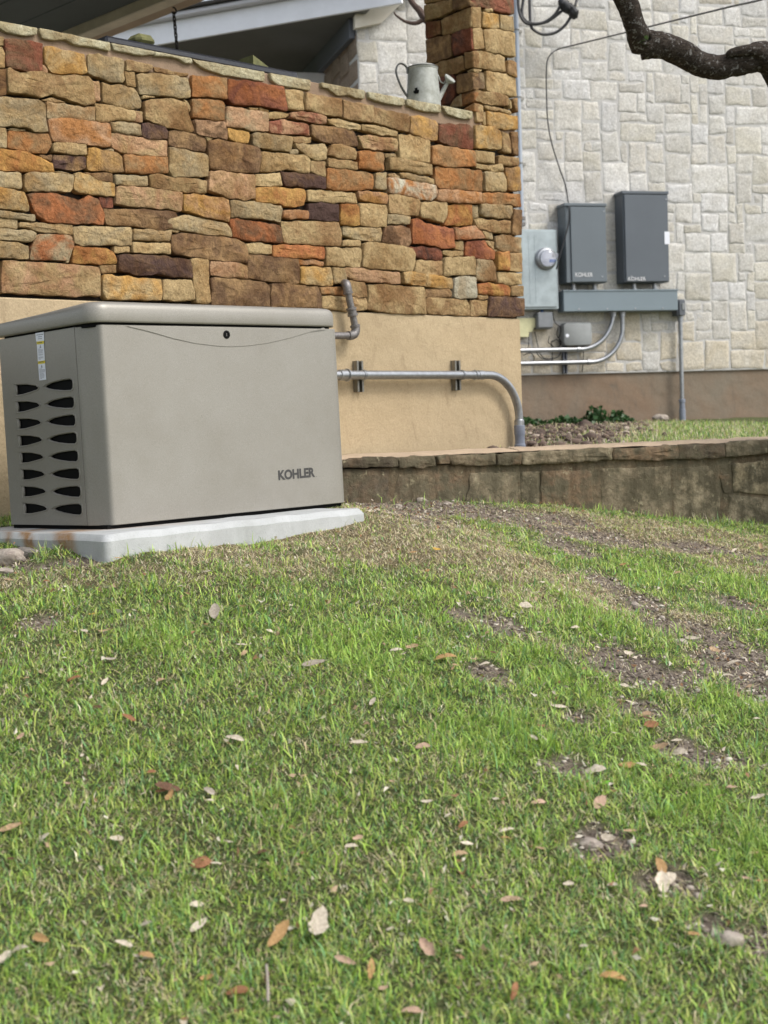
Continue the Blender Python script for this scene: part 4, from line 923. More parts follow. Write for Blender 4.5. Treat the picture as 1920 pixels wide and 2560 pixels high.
# random ashlar packing on a 0.085 m grid
random.seed(21); G = .088; nu = int((uh1 - uh0) / G); nz = int((ztop - zp) / G); occ = np.zeros((nu, nz), bool); blocks = []
sizes = [(3, 2)] * 8 + [(2, 2)] * 6 + [(3, 3)] * 3 + [(2, 3)] * 2 + [(4, 2)] * 3 + [(2, 1)] * 3 + [(1, 1)] + [(1, 2)] + [(3, 1)] * 2 + [(4, 3)]
for j in range(nz):
    for i in range(nu):
        if occ[i, j]: continue
        random.shuffle(sizes); done = False
        for w, h in sizes + [(1, 1)]:
            if i + w <= nu and j + h <= nz and not occ[i:i + w, j:j + h].any(): occ[i:i + w, j:j + h] = True; blocks.append((i, j, w, h)); break
vis, rest = [], MB()
for i, j, w, h in blocks:
    g_ = lambda: random.uniform(.003, .013); u_a, u_b = uh0 + i * G + g_(), uh0 + (i + w) * G - g_(); z_a, z_b = zp + j * G + g_(), zp + (j + h) * G - g_()
    jt = lambda: random.uniform(-.012, .012)
    poly = [(u_a + jt(), z_a + jt()), ((u_a + u_b) / 2, z_a + jt() * .6), (u_b + jt(), z_a + jt()), (u_b + jt(), z_b + jt()), ((u_a + u_b) / 2, z_b + jt() * .6), (u_a + jt(), z_b + jt())]
    cx, cy, _ = proj(FAR.P((u_a + u_b) / 2, 0, (z_a + z_b) / 2)); inv = (-40 < cy < 960) and (870 < cx < 1075 and cy < 290 or 1285 < cx < 1960)
    pr = random.uniform(-.009, -.005)
    if inv and len(vis) < 295: 
        mb = MB(); stone_bits(FAR, poly, pr, .02, .0035, mb, .007, .035, .0028)
        o = mb.build('limestone_block', MSW, house, np.mean(mb.v, axis=0), 60); q = random.choice([((.585, .575, .55), (.53, .515, .475)), ((.595, .59, .58), (.605, .61, .62)), ((.565, .545, .485), (.58, .57, .54)), ((.61, .605, .59), (.56, .55, .515)), ((.555, .545, .52), (.58, .555, .505))]); q = ((.56, .51, .415), (.58, .55, .49)) if j < 3 + (i % 3 == 0) and random.random() < .75 else q; set_tone(o, *q); vis.append(o)
    else: stone_bits(FAR, poly, pr, .02, .007, rest, .007, .12, .008)
o = rest.build('limestone_blocks', MSW, house, None, 60); o['kind'] = 'stuff'; set_tone(o, (.54, .51, .45), (.50, .46, .40))
# side wall running back from the house corner, its shade put into darker block and mortar tones
HS = Frame(FAR.P(uh0, 0, 0), FAR.v)
mb = MB(); mb.fbox(HS, -5.5, -.30, -.30, -.014, CZ - .2, CZ + 3.41, .004); mb.build('side_mortar_wall', simple('shaded_brown_mortar', (.27, .20, .15), .95, 0, 10, .1), house)
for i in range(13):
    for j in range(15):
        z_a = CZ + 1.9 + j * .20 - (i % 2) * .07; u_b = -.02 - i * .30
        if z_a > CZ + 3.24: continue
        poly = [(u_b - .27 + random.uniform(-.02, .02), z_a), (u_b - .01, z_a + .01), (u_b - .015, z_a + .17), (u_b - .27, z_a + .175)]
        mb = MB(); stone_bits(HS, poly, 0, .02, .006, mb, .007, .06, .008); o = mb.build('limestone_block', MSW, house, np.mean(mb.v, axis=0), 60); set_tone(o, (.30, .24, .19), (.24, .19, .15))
# porch ceiling, trim and fascia
zc_ = CZ + 3.41
def onh(x, y, z): return on_plane(x, y, UP, z)
f0 = onh(393, 115, zc_); f1 = onh(925, 24, zc_); dv = (f0 - f1) / np.linalg.norm(f0 - f1)
corner = FAR.P(uh0, 0.0, 0); back = HS.P(-5.0, 0, 0)
far_l = f1 + dv * 6.5; far_b = far_l - FAR.v * 5
mb = MB(); poly = [f1, far_l, far_b, [back[0], back[1], zc_]]
mb.add([[p[0], p[1], z] for z in (zc_, zc_ + .02) for p in poly], [(0, 1, 2, 3), (4, 5, 6, 7), (0, 1, 5, 4), (1, 2, 6, 5), (2, 3, 7, 6), (3, 0, 4, 7)]); mb.build('porch_ceiling', M_PSOFF, house)
mb = MB(); mb.box([*HS.P(-5, .0, 0)[:2], zc_ - .17], HS.u * 4.95, HS.v * .05, UP * .168, .004); mb.build('ceiling_trim', M_TRIM, house)
hF = np.cross(UP, dv); hF = hF if hF @ FAR.v > 0 else -hF
st = f1 - dv * .0
mb = MB(); mb.box(st - dv * .30, dv * 7.0, hF * .03, UP * .185, .004); mb.build('fascia_board', M_WPAINT, house)
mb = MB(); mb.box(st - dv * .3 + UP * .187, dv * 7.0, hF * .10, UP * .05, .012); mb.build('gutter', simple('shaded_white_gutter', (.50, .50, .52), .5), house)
mb = MB(); mb.box(st - dv * .3 + UP * .24 - hF * 4, dv * 7.0, hF * 4.13, UP * .03, .006); mb.build('roof_sheet', M_SHINGLE, house)
# boxed eave return on the far wall, just right of the corner
ca = FAR.uz(886, 42, .05); cb = FAR.uz(886, 72, .05); cc = FAR.uz(955, 58, .05); cd = FAR.uz(1006, 6, .05); ce = FAR.uz(1012, -40, .05)
q = [FAR.uz(x, y, .05) for x, y in ((886, 38), (886, 72), (953, 58), (1006, 6), (1003, 1), (940, 20))]; mb = MB(); mb.add([FAR.P(u, v, z) for v in (0.012, .07) for u, z in q], [tuple(range(6)), tuple(range(6, 12))] + [(i, (i + 1) % 6, 6 + (i + 1) % 6, 6 + i) for i in range(6)]); mb.build('eave_return', M_CREAM, house)
# white board behind the patio ledge, left of the corner
q = [FAR.uz(700, 183, -1.2), FAR.uz(882, 190, -1.2)]
mb = MB(); mb.fbox(FAR, q[0][0], q[1][0], -1.25, -1.2, CZ + 2.3, q[1][1] + .02, .006); wb = mb.build('white_board', M_WPAINT, None); tag(wb, 'pale painted board low behind the patio ledge, left of the house corner', 'board')

# ------------------------------------------------------------------ ELECTRICAL EQUIPMENT ON THE HOUSE
def box_on(name, x0, y0, x1, y1, dep, m, parent, ch=.004, v0=0.0):
    ua, za = FAR.uz(x0, y1, dep); ub_, zb = FAR.uz(x1, y0, dep); mb = MB(); mb.fbox(FAR, ua, ub_, v0, dep, za, zb, ch); return mb.build(name, m, parent), (ua, ub_, za, zb)
Q6 = lambda x, y: (1260 + x * .39783, 450 + y * .39783)
def root_at(name, x, y, dep, label, cat, group=None): return empty(name, FAR.P(*[(lambda t: (t[0], dep / 2, t[1]))(FAR.uz(x, y, dep))][0]), label, cat, group)
# meter panel
mp_ = root_at('meter_panel', 1348, 774, .12, 'tall pale galvanised meter panel beside the sandstone corner', 'meter panel')
box_on('enclosure', 1290, 574, 1392, 774, .11, M_PANEL, mp_); _, bb = box_on('cover', 1293, 577, 1389, 768, .125, M_PANEL, mp_, .003, .112)
x, y = Q6(262, 495); c_ = FAR.P(FAR.uz(x, y, .13)[0], .126, FAR.uz(x, y, .13)[1])
mb = MB(); mb.lathe(c_, FAR.v, [(.098, 0), (.098, .012), (.090, .018), (.086, .03), (.074, .034)], 32); ring_ = mb.build('meter_ring', M_GALV, mp_, c_)
mb = MB(); mb.lathe(c_ + FAR.v * .035, FAR.v, [(.072, 0), (.072, .03), (.068, .042), (.055, .052), (.03, .057), (.0, .058)], 32, False); mb.build('meter_glass', M_GLASS, mp_, c_)
mb = MB(); mb.lathe(c_ + FAR.v * .036, FAR.v, [(.062, 0), (.062, .012), (0.0, .012)], 24, False); mb.build('meter_dial', simple('dial_face', (.55, .58, .66), .5), mp_, c_)
mb = MB(); mb.fbox(FAR, *(lambda u: (u - .045, u + .02))(FAR.uz(x, y)[0]), .1745, .176, c_[2] - .035, c_[2] - .010, .0005); mb.build('dial_plate', simple('blue_plate', (.08, .16, .42), .5), mp_)
mb = MB(); mb.fbox(FAR, *(lambda u: (u - .02, u + .045))(FAR.uz(x, y)[0]), .1745, .176, c_[2] + .005, c_[2] + .04, .0005); mb.build('dial_print', M_PRINT, mp_)
for xx in (-.06, .0, .055):
    mb = MB(); mb.fbox(FAR, bb[0] + .12 + xx, bb[0] + .123 + xx, .1252, .127, bb[2] + .03, bb[3] - .04, .0005); mb.build('panel_crease', M_PANEL, mp_)
# service mast above the panel
sm = root_at('service_mast', 1305, 560, .05, 'slim grey service mast running up the house wall beside the stone pillar', 'conduit')
ub_ = FAR.uz(1304.5, 560, .05)[0]; r_m = .021
mb = MB(); mb.tube([FAR.P(ub_, .05, CZ + 1.7), FAR.P(ub_, .05, CZ + 4.6)], r_m, 14); mb.build('pipe', M_PVC if False else simple('pale_blue_grey_pipe', (.36, .40, .46), .45, .3), sm)
for yy in (545, 560):
    z_ = fz(1306, yy, .05); mb = MB(); mb.lathe(FAR.P(ub_, .05, z_ - .02), UP, [(r_m, 0), (r_m + .012, .004), (r_m + .012, .03), (r_m, .034)], 14); mb.build('coupling', M_IRON, sm)
for yy in (75, 243, 408):
    z_ = fz(1300, yy, .05); mb = MB(); mb.fbox(FAR, ub_ - r_m - .004, ub_ + r_m + .05, .002, .01, z_ - .012, z_ + .012, .001); mb.tube(arc(FAR.P(ub_, .05, z_), FAR.u, FAR.v, r_m + .003, 0, math.pi, 10), .006, 5); mb.build('strap', M_STRUT, sm)
# two charcoal boxes
def tbox(name, label, X0, Y0, X1, Y1, dep, lidx, wtxt, grp, m=M_BOX):
    t = root_at(name, (X0 + X1) / 2, Y1, dep, label, 'electrical box', grp); _, b = box_on('enclosure', X0, Y0, X1, Y1, dep, m, t)
    mb = MB(); mb.fbox(FAR, b[0] - .010, b[1] + .010, -.0, dep + .012, b[3] - .004, b[3] + .022, .003); mb.build('top_hood', m, t)
    mb = MB(); mb.fbox(FAR, b[0] + lidx, b[1] - .004, dep + .0005, dep + .014, b[2] + .006, b[3] - .012, .003); mb.build('door', m, t)
    for du, dz in ((lidx + .05, .05), (b[1] - b[0] - .05, .05), (b[1] - b[0] - .02, b[3] - b[2] - .05)):
        mb = MB(); mb.lathe(FAR.P(b[0] + du, dep + .014, b[2] + dz), FAR.v, [(.007, 0), (.006, .003), (0, .004)], 8, False); mb.build('screw', M_GALV, t)
    (ax, ay), (bx, by) = wtxt; a = FAR.uz(ax, ay, dep + .015); c = FAR.uz(bx, by, dep + .015); text('lettering', 'KOHLER', FAR, a[0], a[1], c[0] - a[0], c[1] - a[1], dep + .0165, M_WINK, t, 0.0)
    return t, b
small, sb = tbox('transfer_switch', 'smaller slate grey electrical box, left of the two, under a hanging cable', 1417, 515, 1513, 707, .17, .045, (Q6(448, 608), Q6(557, 582)), 'charcoal electrical boxes on the white wall', simple('slate_grey_enclosure_paint', (0.125, 0.15, 0.17), 0.5, 0, 3, 0.04))
tall, tb = tbox('transfer_switch', 'taller charcoal electrical box, right of the two, with a small white sticker', 1561, 485, 1668, 706, .16, .012, (Q6(781, 633), Q6(890, 609)), 'charcoal electrical boxes on the white wall')
ta = FAR.uz(*Q6(1010, 403), .175); tc = FAR.uz(*Q6(1028, 324), .175)
mb = MB(); mb.fbox(FAR, ta[0], tb[1] + .006, .1745, .1757, ta[1], tc[1], .0003); mb.build('sticker', M_LABEL, tall)
# wireway trough
tr = root_at('wireway_trough', 1550, 779, .13, 'long blue grey wiring trough mounted below the two charcoal boxes', 'wiring trough')
_, wb_ = box_on('enclosure', 1410, 724, 1694, 779, .14, M_TROUGH, tr); mb = MB(); mb.fbox(FAR, wb_[0] - .003, wb_[1] + .003, .10, .146, wb_[3] - .010, wb_[3] + .004, .002); mb.build('cover_lip', M_TROUGH, tr)
for i in range(4):
    u = wb_[0] + (wb_[1] - wb_[0]) * (.13 + i * .245); mb = MB(); mb.lathe(FAR.P(u, .14, wb_[2] + .02), FAR.v, [(.008, 0), (.007, .003), (0, .004)], 8, False); mb.build('screw', M_GALV, tr)
for par, bx, xs in ((small, sb, (.10, .30)), (tall, tb, (.13, .33))):
    for du in xs:
        u = bx[0] + du; mb = MB(); mb.lathe(FAR.P(u, .08, wb_[3]), UP, [(.020, 0), (.020, bx[2] - wb_[3])], 14); mb.lathe(FAR.P(u, .08, wb_[3] + .004), UP, [(.029, 0), (.029, .014)], 12); mb.build('nipple', M_GALV, par)
# two bent conduits below the trough
Q3 = lambda x, y: (1280 + x / 3.6065, 600 + y / 3.6065)
for nm, x0, ycl, xl in (('upper bent conduit sweeping from the trough to behind the sandstone corner', 915, 992, 30), ('lower bent conduit sweeping from the trough to behind the sandstone corner', 997, 1110, 30)):
    v_ = .06; ux = FAR.uz(*Q3(x0, 800), v_)[0]; zl = FAR.uz(*Q3(300, ycl), v_)[1]; ul = FAR.uz(1255, 880, v_)[0]; R_ = .32 if x0 == 915 else .31
    t = empty('steel_conduit', FAR.P(ux, v_, wb_[2]), nm, 'conduit', 'bent conduits under the trough')
    P_ = [FAR.P(ux, v_, wb_[2] + .005), FAR.P(ux, v_, zl + R_ + .02)] + arc(FAR.P(ux - R_, v_, zl + R_), FAR.u, -UP, R_, 0, math.pi / 2, 14) + [FAR.P(ux - R_ - .1, v_, zl), FAR.P(ul, v_, zl)]
    mb = MB(); mb.tube(P_, .0205, 14); mb.build('pipe', M_GALV, t)
    mb = MB(); mb.lathe(FAR.P(ux, v_, wb_[2] - .045), UP, [(.023, 0), (.028, .003), (.028, .025), (.033, .028), (.033, .043)], 14); mb.build('connector', M_GALV, t)
    for du in (R_ + .04,):
        mb = MB(); mb.lathe(FAR.P(ux - du, v_, zl), FAR.u, [(.023, 0), (.027, .002), (.027, .03), (.023, .032)], 14); mb.build('coupling', M_GALV, t)
sp_ = root_at('strut_post', 1412, 930, .03, 'dark vertical strut post behind the two bent conduits', 'strut')
ua = FAR.uz(*Q3(455, 1000), .02)[0]; ub2 = FAR.uz(*Q3(492, 1000), .02)[0]; za_ = fz(*Q3(470, 1205)); zb_ = fz(*Q3(470, 760))
mb = MB(); mb.fbox(FAR, ua, ua + .012, 0, .035, za_, zb_, .001); mb.fbox(FAR, ub2 - .012, ub2, 0, .035, za_, zb_, .001); mb.fbox(FAR, ua, ub2, .0, .006, za_, zb_, .001); mb.build('channel', M_TRIM, sp_)
# utility boxes
ug = root_at('utility_box', 1446, 865, .09, 'rounded grey utility box above the upper bent conduit', 'utility box')
ua, z1_ = FAR.uz(*Q3(465, 745), .09); ub2, z0_ = FAR.uz(*Q3(728, 950), .09); o = rr(ua, ub2, z0_, z1_, .035, 5); n_ = len(o); c = o.mean(0)
vs = [FAR.P(*(lambda q: (q[0], v, q[1]))(c + (p - c) * k_)) for v, k_ in ((0, 1), (.07, 1), (.085, .97), (.09, .92)) for p in o]; mb = MB(); mb.add(vs, [(j * n_ + i, j * n_ + (i + 1) % n_, (j + 1) * n_ + (i + 1) % n_, (j + 1) * n_ + i) for j in range(3) for i in range(n_)] + [tuple(range(n_)), tuple(range(3 * n_, 4 * n_))]); mb.build('cover', M_UTIL, ug)
u, z = FAR.uz(*Q3(498, 862), .09); mb = MB(); mb.lathe(FAR.P(u, .09, z), FAR.v, [(.016, 0), (.016, .003), (0, .003)], 14, False); mb.build('sticker', M_LABEL, ug)
uj = root_at('junction_box', 1362, 822, .08, 'small square grey junction box hanging under the meter panel', 'junction box')
ub3 = simple('dull_grey_plastic', (.22, .235, .25), .6, 0, 14, .1); box_on('enclosure', 1344, 782, 1380, 822, .09, ub3, uj, .008); _, b9 = box_on('cover', 1346, 780, 1382, 819, .10, ub3, uj, .008, .088)
mb = MB(); mb.lathe(FAR.P(FAR.uz(1350, 783)[0], .05, b9[3]), UP, [(.014, 0), (.014, .06)], 10); mb.build('hub', simple('blue_hub', (.07, .15, .38), .5), uj)
db = root_at('disconnect_box', 1700, 790, .07, 'small dark grey junction box at the right end of the trough', 'junction box'); dm = simple('dark_grey_plastic', (.10, .11, .125), .5)
box_on('enclosure', 1693, 748, 1712, 789, .10, dm, db, .005); _, b8 = box_on('cover', 1699, 750, 1713, 788, .115, dm, db, .003, .10)
u, z = FAR.uz(*Q3(1543, 600), .116); mb = MB(); mb.fbox(FAR, u - .012, u + .012, .115, .122, z - .03, z + .03, .002); mb.build('label', M_UTIL, db)
vc = empty('steel_conduit', FAR.P(FAR.uz(1704, 1030, .05)[0], .05, fz(1704, 1038)), 'straight thin upright conduit from the small dark box down to the grass', 'conduit')
u = FAR.uz(1703, 900, .05)[0]; zt = b8[2] + .005; zb_ = fz(1706, 1040); zs_ = fz(1706, 1003)
mb = MB(); mb.tube([FAR.P(u, .05, zt), FAR.P(u, .05, zs_)], .020, 12); mb.build('pipe', M_GALV, vc)
mb = MB(); mb.lathe(FAR.P(u, .05, zs_ + .02), -UP, [(.022, 0), (.030, .004), (.030, .03), (.026, .034), (.026, .09), (.030, .093), (.030, .22)], 12); mb.build('plastic_sleeve', M_PVC, vc)
mb = MB(); mb.lathe(FAR.P(u, .05, zt - .06), UP, [(.021, 0), (.026, .003), (.026, .04), (.030, .042), (.030, .058)], 12); mb.build('connector', M_GALV, vc)
q = [(1292, 795), (1338, 795), (1338, 818), (1332, 822), (1332, 829), (1322, 830), (1322, 842), (1290, 842)]; qq = [FAR.uz(x, y, .05) for x, y in q]; n_ = len(qq)
mb = MB(); mb.add([FAR.P(u, v, z) for v in (.0, .05) for u, z in qq], [tuple(range(n_)), tuple(range(n_, 2 * n_))] + [(i, (i + 1) % n_, n_ + (i + 1) % n_, n_ + i) for i in range(n_)]); fb = mb.build('foam_block', M_FOAM, None, smooth=0); tag(fb, 'pale yellow notched block on the house wall beside the sandstone corner', 'block')
# thin wires around the utility box: one loose bundle
WIRES = [[(365, 640), (385, 740), (440, 800), (420, 880), (440, 940)], [(330, 870), (320, 920), (350, 960), (360, 1080)], [(360, 920), (400, 900), (430, 950), (380, 970), (345, 930), (360, 905)], [(150, 850), (150, 920), (140, 970)], [(200, 830), (225, 920), (235, 975)], [(100, 1040), (160, 1020), (200, 1060), (190, 1090)], [(215, 1010), (250, 1060), (330, 1085), (360, 1080)], [(240, 1020), (300, 1070), (400, 1060), (440, 1000)], [(630, 950), (640, 1060), (632, 1190)], [(410, 790), (400, 850), (430, 900), (450, 930)]]
wr = root_at('wire_bundle', 1380, 890, .04, 'loose tangle of thin dark wires around the rounded grey utility box', 'wires')
for w in WIRES:
    mb = MB(); P_ = [FAR.P(*(lambda t: (t[0], .03 + .02 * random.random(), t[1]))(FAR.uz(*Q3(*p), .03))) for p in w]; mb.tube(smooth_path(P_, 6), .0042, 5); mb.build('wire', M_RUBBER, wr)
# thick coiled service cables at the top
R6 = lambda x, y: (1260 + x * .39783, y * .39783)
cb_ = root_at('service_cables', 1350, 60, .15, 'thick black service cables looping against the white wall beside the pillar', 'cables')
for w, r in (([(82, -160), (84, -30), (90, 80), (120, 145), (170, 163), (240, 150), (300, 105), (345, 20), (355, -60)], .013), ([(118, -160), (120, -20), (106, 80), (120, 130), (165, 158), (250, 150), (330, 95), (375, 45)], .013), ([(155, -160), (157, 0), (160, 150), (178, 195), (235, 226), (310, 215), (370, 165), (412, 90)], .013), ([(470, -160), (455, -10), (440, 40)], .012)):
    mb = MB(); P_ = [FAR.P(*(lambda t: (t[0], .16 + i * .012, t[1]))(FAR.uz(*R6(*p), .16))) for i, p in enumerate(w)]; mb.tube(smooth_path(P_, 7), r, 8); mb.build('cable', M_RUBBER, cb_)
for (x, y) in ((385, 40), (430, 72)):
    u, z = FAR.uz(*R6(x, y), .25); mb = MB(); P_ = [FAR.P(u - .05, .25, z + .06), FAR.P(u, .25, z), FAR.P(u + .03, .25, z - .06)]; mb.tube(smooth_path(P_, 4), [.02, .035, .042, .044, .045, .045, .042, .03, .015], 10, True, .25); mb.build('splice', M_RUBBER, cb_)
# thin drop cable: from the upper right, over to the wall, down to the small box
P_ = [at_depth(2080, -70, 7.2), at_depth(1927, -8, 7.6)] + [at_depth(1927 + (1402 - 1927) * t, -8 + (121 + 8) * t, 7.6 + 4.6 * t) for t in (.2, .4, .6, .8, .97)] + [FAR.P(*(lambda t: (t[0], .06, t[1]))(FAR.uz(*R6(*p), .06))) for p in ((345, 308), (300, 335), (272, 385), (266, 480), (268, 620), (275, 760), (300, 900), (350, 1060), (385, 1160), (402, 1260))] + [FAR.P(*(lambda t: (t[0], .19, t[1]))(FAR.uz(*Q6(*p), .19))) for p in ((408, 170), (408, 260), (370, 410), (340, 520), (330, 560))]
mb = MB(); mb.tube(smooth_path(P_, 6), .0062, 6); dc = mb.build('drop_cable', M_RUBBER, None); tag(dc, 'thin dark cable crossing the sky and white wall down to the smaller box', 'cable')

# ------------------------------------------------------------------ PATIO ROOF, LEDGE ITEMS
ZB = CZ + 2.50
def wuv(x, y, z):
    p = onh(x, y, z); return float((p - WALL.O) @ WALL.u), float((p - WALL.O) @ WALL.v)
ub0 = wuv(360, 12, ZB)[0]; ub1 = wuv(500, 15, ZB)[0]; um = wuv(430, 16, ZB)[0]
pr_ = empty('patio_canopy', WALL.P(ub1, -2, ZB), 'patio roof with dark green boarded ceiling and khaki edge beam, top left', 'roof')
a0 = wuv(193, 83, ZB + .02)[0]
mb = MB(); mb.fbox(WALL, a0, um, -4.6, .25, ZB, ZB + .30, .006); mb.build('edge_beam', M_BEAM, pr_)
mb = MB(); mb.fbox(WALL, um + .002, ub1, -4.6, .25, ZB + .02, ZB + .32, .006); mb.build('fascia_board', M_BEAM2, pr_)
mb = MB(); mb.fbox(WALL, a0 - 6, ub1 + .1, -4.7, .35, ZB + .33, ZB + .40, .01); mb.build('roof_deck', M_SHINGLE, pr_)
for i in range(18):
    mb = MB(); mb.fbox(WALL, a0 - .004 - (i + 1) * .30, a0 - .010 - i * .30, -4.6, .25, ZB + .06, ZB + .08, .004); mb.build('ceiling_board', M_SOFF, pr_)
mb = MB(); mb.fbox(WALL, a0 - 3.0, a0 - .002, .20, .25, ZB + .085, ZB + .3, .004); mb.build('header', M_SOFF, pr_)
mb = MB(); mb.fbox(WALL, uL - 3, uR - .1, -7, -.38, CZ + .3, CZ + .42, .01); pfl = mb.build('patio_floor', simple('pale_patio_concrete', (.52, .49, .43), .8, 0, 5, .06)); tag(pfl, kind='structure')  # unseen pale floor behind the wall, added to bounce light up onto the beam
# hanging chain
ch = empty('hanging_chain', onh(435, 16, ZB), 'thin rusty chain hanging from the khaki beam above the ledge', 'chain')
top = onh(434, 18, ZB); nl = 17; L_ = .0285
mb = MB(); mb.tube(arc(top - UP * .02, WALL.u, UP, .018, -2.6, 1.9, 10), .005, 6); mb.build('hook', M_CHAIN, ch)
proto = None
for i in range(nl):
    c_ = top - UP * (.045 + i * L_ * .82) + WALL.u * .0015 * i; ax_ = WALL.u if i % 2 else WALL.v
    P_ = [c_ + ax_ * (.0085 * math.cos(t)) + UP * (.019 * math.sin(t)) for t in np.linspace(0, 2 * math.pi, 11)]
    mb = MB(); mb.tube(P_, .0042, 5, False); mb.build('link', M_CHAIN, ch, c_)
# dark granite counter behind the coping
gu0 = WALL.uz(262, 100, -.06)[0]; gu1 = WALL.uz(744, 190, -.06)[0]
mb = MB(); mb.fbox(WALL, gu0, gu1, -.75, -.05, ZT + .004, ZT + .040, .010); gc = mb.build('granite_counter', M_GRANITE, None, WALL.P((gu0 + gu1) / 2, -.4, ZT)); tag(gc, 'dark granite countertop edge lying behind the sandstone coping', 'countertop')
for px, w, h, lb in ((356, .10, .05, 'rounded olive block on the left part of the dark countertop'), (652, .12, .055, 'olive wedge on the right part of the dark countertop')):
    u, z = WALL.uz(px, 110 if px < 500 else 168, -.12); mb = MB()
    if px < 500: mb.fbox(WALL, u - w / 2, u + w / 2, -.18, -.08, ZT + .04, ZT + .04 + h, .02); nm = 'olive_block'
    else:
        q = [(u - w / 2, ZT + .04), (u + w / 2, ZT + .04), (u - w / 2, ZT + .04 + h)]; mb.add([WALL.P(a, v, b) for v in (-.2, -.1) for a, b in q], [(0, 1, 2), (3, 4, 5), (0, 1, 4, 3), (1, 2, 5, 4), (2, 0, 3, 5)]); nm = 'olive_wedge'
    o = mb.build(nm, M_OLIVE, None); tag(o, lb, 'block')
# watering can
CU = Frame([0, 0, 0], M.T @ np.array([1, 0, 0.25])); CU = Frame([0, 0, 0], [*(CU.u[:2] / np.linalg.norm(CU.u[:2])), 0])
cu_, cz2 = WALL.uz(1059, 255, -.12); C0 = WALL.P(cu_, -.12, ZT + .004); dC = proj(C0)[2]; S = dC / F_PX
can = empty('watering_can', C0, 'old grey zinc watering can standing on the patio ledge', 'watering can')
def cq(x, y, v=0.0): b = proj(C0); return C0 + CU.u * ((x - b[0]) * S) + UP * ((b[1] - y) * S) + CU.v * v
yb = proj(C0)[1]; xb = proj(C0)[0]; Hc = (yb - 172) * S; rb, rt = 43.5 * S, 37 * S
mb = MB(); mb.lathe(C0, UP, [(rb * .98, 0), (rb, .004), (rb * .995, .012), (rt + (rb - rt) * .5, Hc * .5), (rt, Hc - .012), (rt * 1.05, Hc - .006), (rt * 1.05, Hc), (rt * .98, Hc + .002), (rt * .8, Hc + .012), (rt * .25, Hc + .016), (0, Hc + .016)], 36, False); mb.build('body', M_CAN, can)
mb = MB(); mb.tube([C0 + UP * Hc + CU.u * (rt * 1.03 * math.cos(t)) + CU.v * (rt * 1.03 * math.sin(t)) for t in np.linspace(0, 2 * math.pi, 33)], .0035, 6, False); mb.build('rim', M_CAND, can)
hp = smooth_path([cq(1021, 186), cq(1018, 170), cq(1006, 162), cq(996, 166), cq(991, 182), cq(997, 205), cq(1008, 228), cq(1022, 248)], 6)
mb = MB(); mb.tube([p + CU.v * .006 for p in hp], .0042, 6); mb.tube([p - CU.v * .006 for p in hp], .0042, 6); mb.tube(hp, .0045, 6); mb.build('handle', M_CAND, can)
mb = MB(); mb.tube([cq(1094, 252), cq(1103, 240), cq(1124, 205), cq(1128, 199)], [.019, .013, .009, .010], 14); mb.build('spout', M_CAN, can)
ax_ = (cq(1128, 192) - cq(1121, 206)); ax_ = ax_ / np.linalg.norm(ax_) + CU.v * .75 + CU.u * .2; ax_ /= np.linalg.norm(ax_)
mb = MB(); mb.lathe(cq(1122, 206), ax_, [(.009, 0), (.028, .018), (.032, .024), (.031, .029), (0, .033)], 24, False); mb.build('rose', M_CAN, can)
mb = MB(); mb.tube(smooth_path([cq(1092, 180), cq(1100, 190), cq(1105, 203), cq(1113, 208), cq(1117, 202)], 5), .0035, 6); mb.build('brace', M_CAN, can)
mb = MB(); mb.tube(smooth_path([cq(1055, 170), cq(1060, 164), cq(1070, 165), cq(1074, 172)], 4), .004, 6); mb.build('lid_knob', M_CAND, can)
hx, hy = (1033 - xb) * S, (yb - 236) * S; vs = []; th0 = math.asin(max(-.95, min(.95, hx / (rb * .93))))
hz = [(-.24, -.2), (-.05, -.45), (.22, -.42), (.27, .12), (.14, .14), (.12, .5), (-.1, .45), (-.08, .1), (-.2, .08)]
mb = MB(); mb.add([C0 + CU.u * (math.sin(th0 + a * .75) * (rb * .978 + e)) + CU.v * (math.cos(th0 + a * .75) * (rb * .978 + e)) + UP * (hy + b * .032) for e in (0, .0012) for a, b in hz], [tuple(range(9)), tuple(range(9, 18))]); mb.build('rust_hole', M_BLACK, can, smooth=0)

# ------------------------------------------------------------------ TREES
def limb(px, dep, rad, seg=7, jit=.13, n=18):
    P_ = [at_depth(x, y, d_) for (x, y), d_ in zip(px, dep)]; Q = smooth_path(P_, seg); R_ = np.interp(np.linspace(0, len(rad) - 1, len(Q)), range(len(rad)), rad)
    mb = MB(); mb.tube(Q, R_, n, True, jit); return mb
oak = empty('oak_tree', at_depth(2500, 1250, 6.8), 'gnarled dark oak bough with pale lichen reaching in at the top right', 'tree')
K = 6.4 / F_PX
mb = limb([(1500, -160), (1548, -40), (1572, 20), (1590, 70), (1606, 112), (1608, 128)], [6.1, 6.2, 6.25, 6.3, 6.38, 6.4], [30 * K, 27 * K, 26 * K, 27 * K, 33 * K, 22 * K], 6); mb.build('branch', M_BARK, oak)
mb = limb([(1606, 112), (1630, 112), (1670, 118), (1705, 132), (1745, 158), (1790, 168), (1830, 162), (1870, 150), (1905, 142), (1940, 165), (1975, 225), (2040, 330), (2200, 420), (2420, 560), (2520, 900), (2540, 1300)],
          [6.4, 6.4, 6.42, 6.45, 6.5, 6.5, 6.5, 6.5, 6.52, 6.55, 6.6, 6.7, 6.8, 6.8, 6.8, 6.8], [r * K for r in (36, 33, 32, 33, 32, 30, 31, 33, 38, 40, 44, 50, 70, 110, 130, 170)], 7); mb.build('trunk', M_BARK, oak)
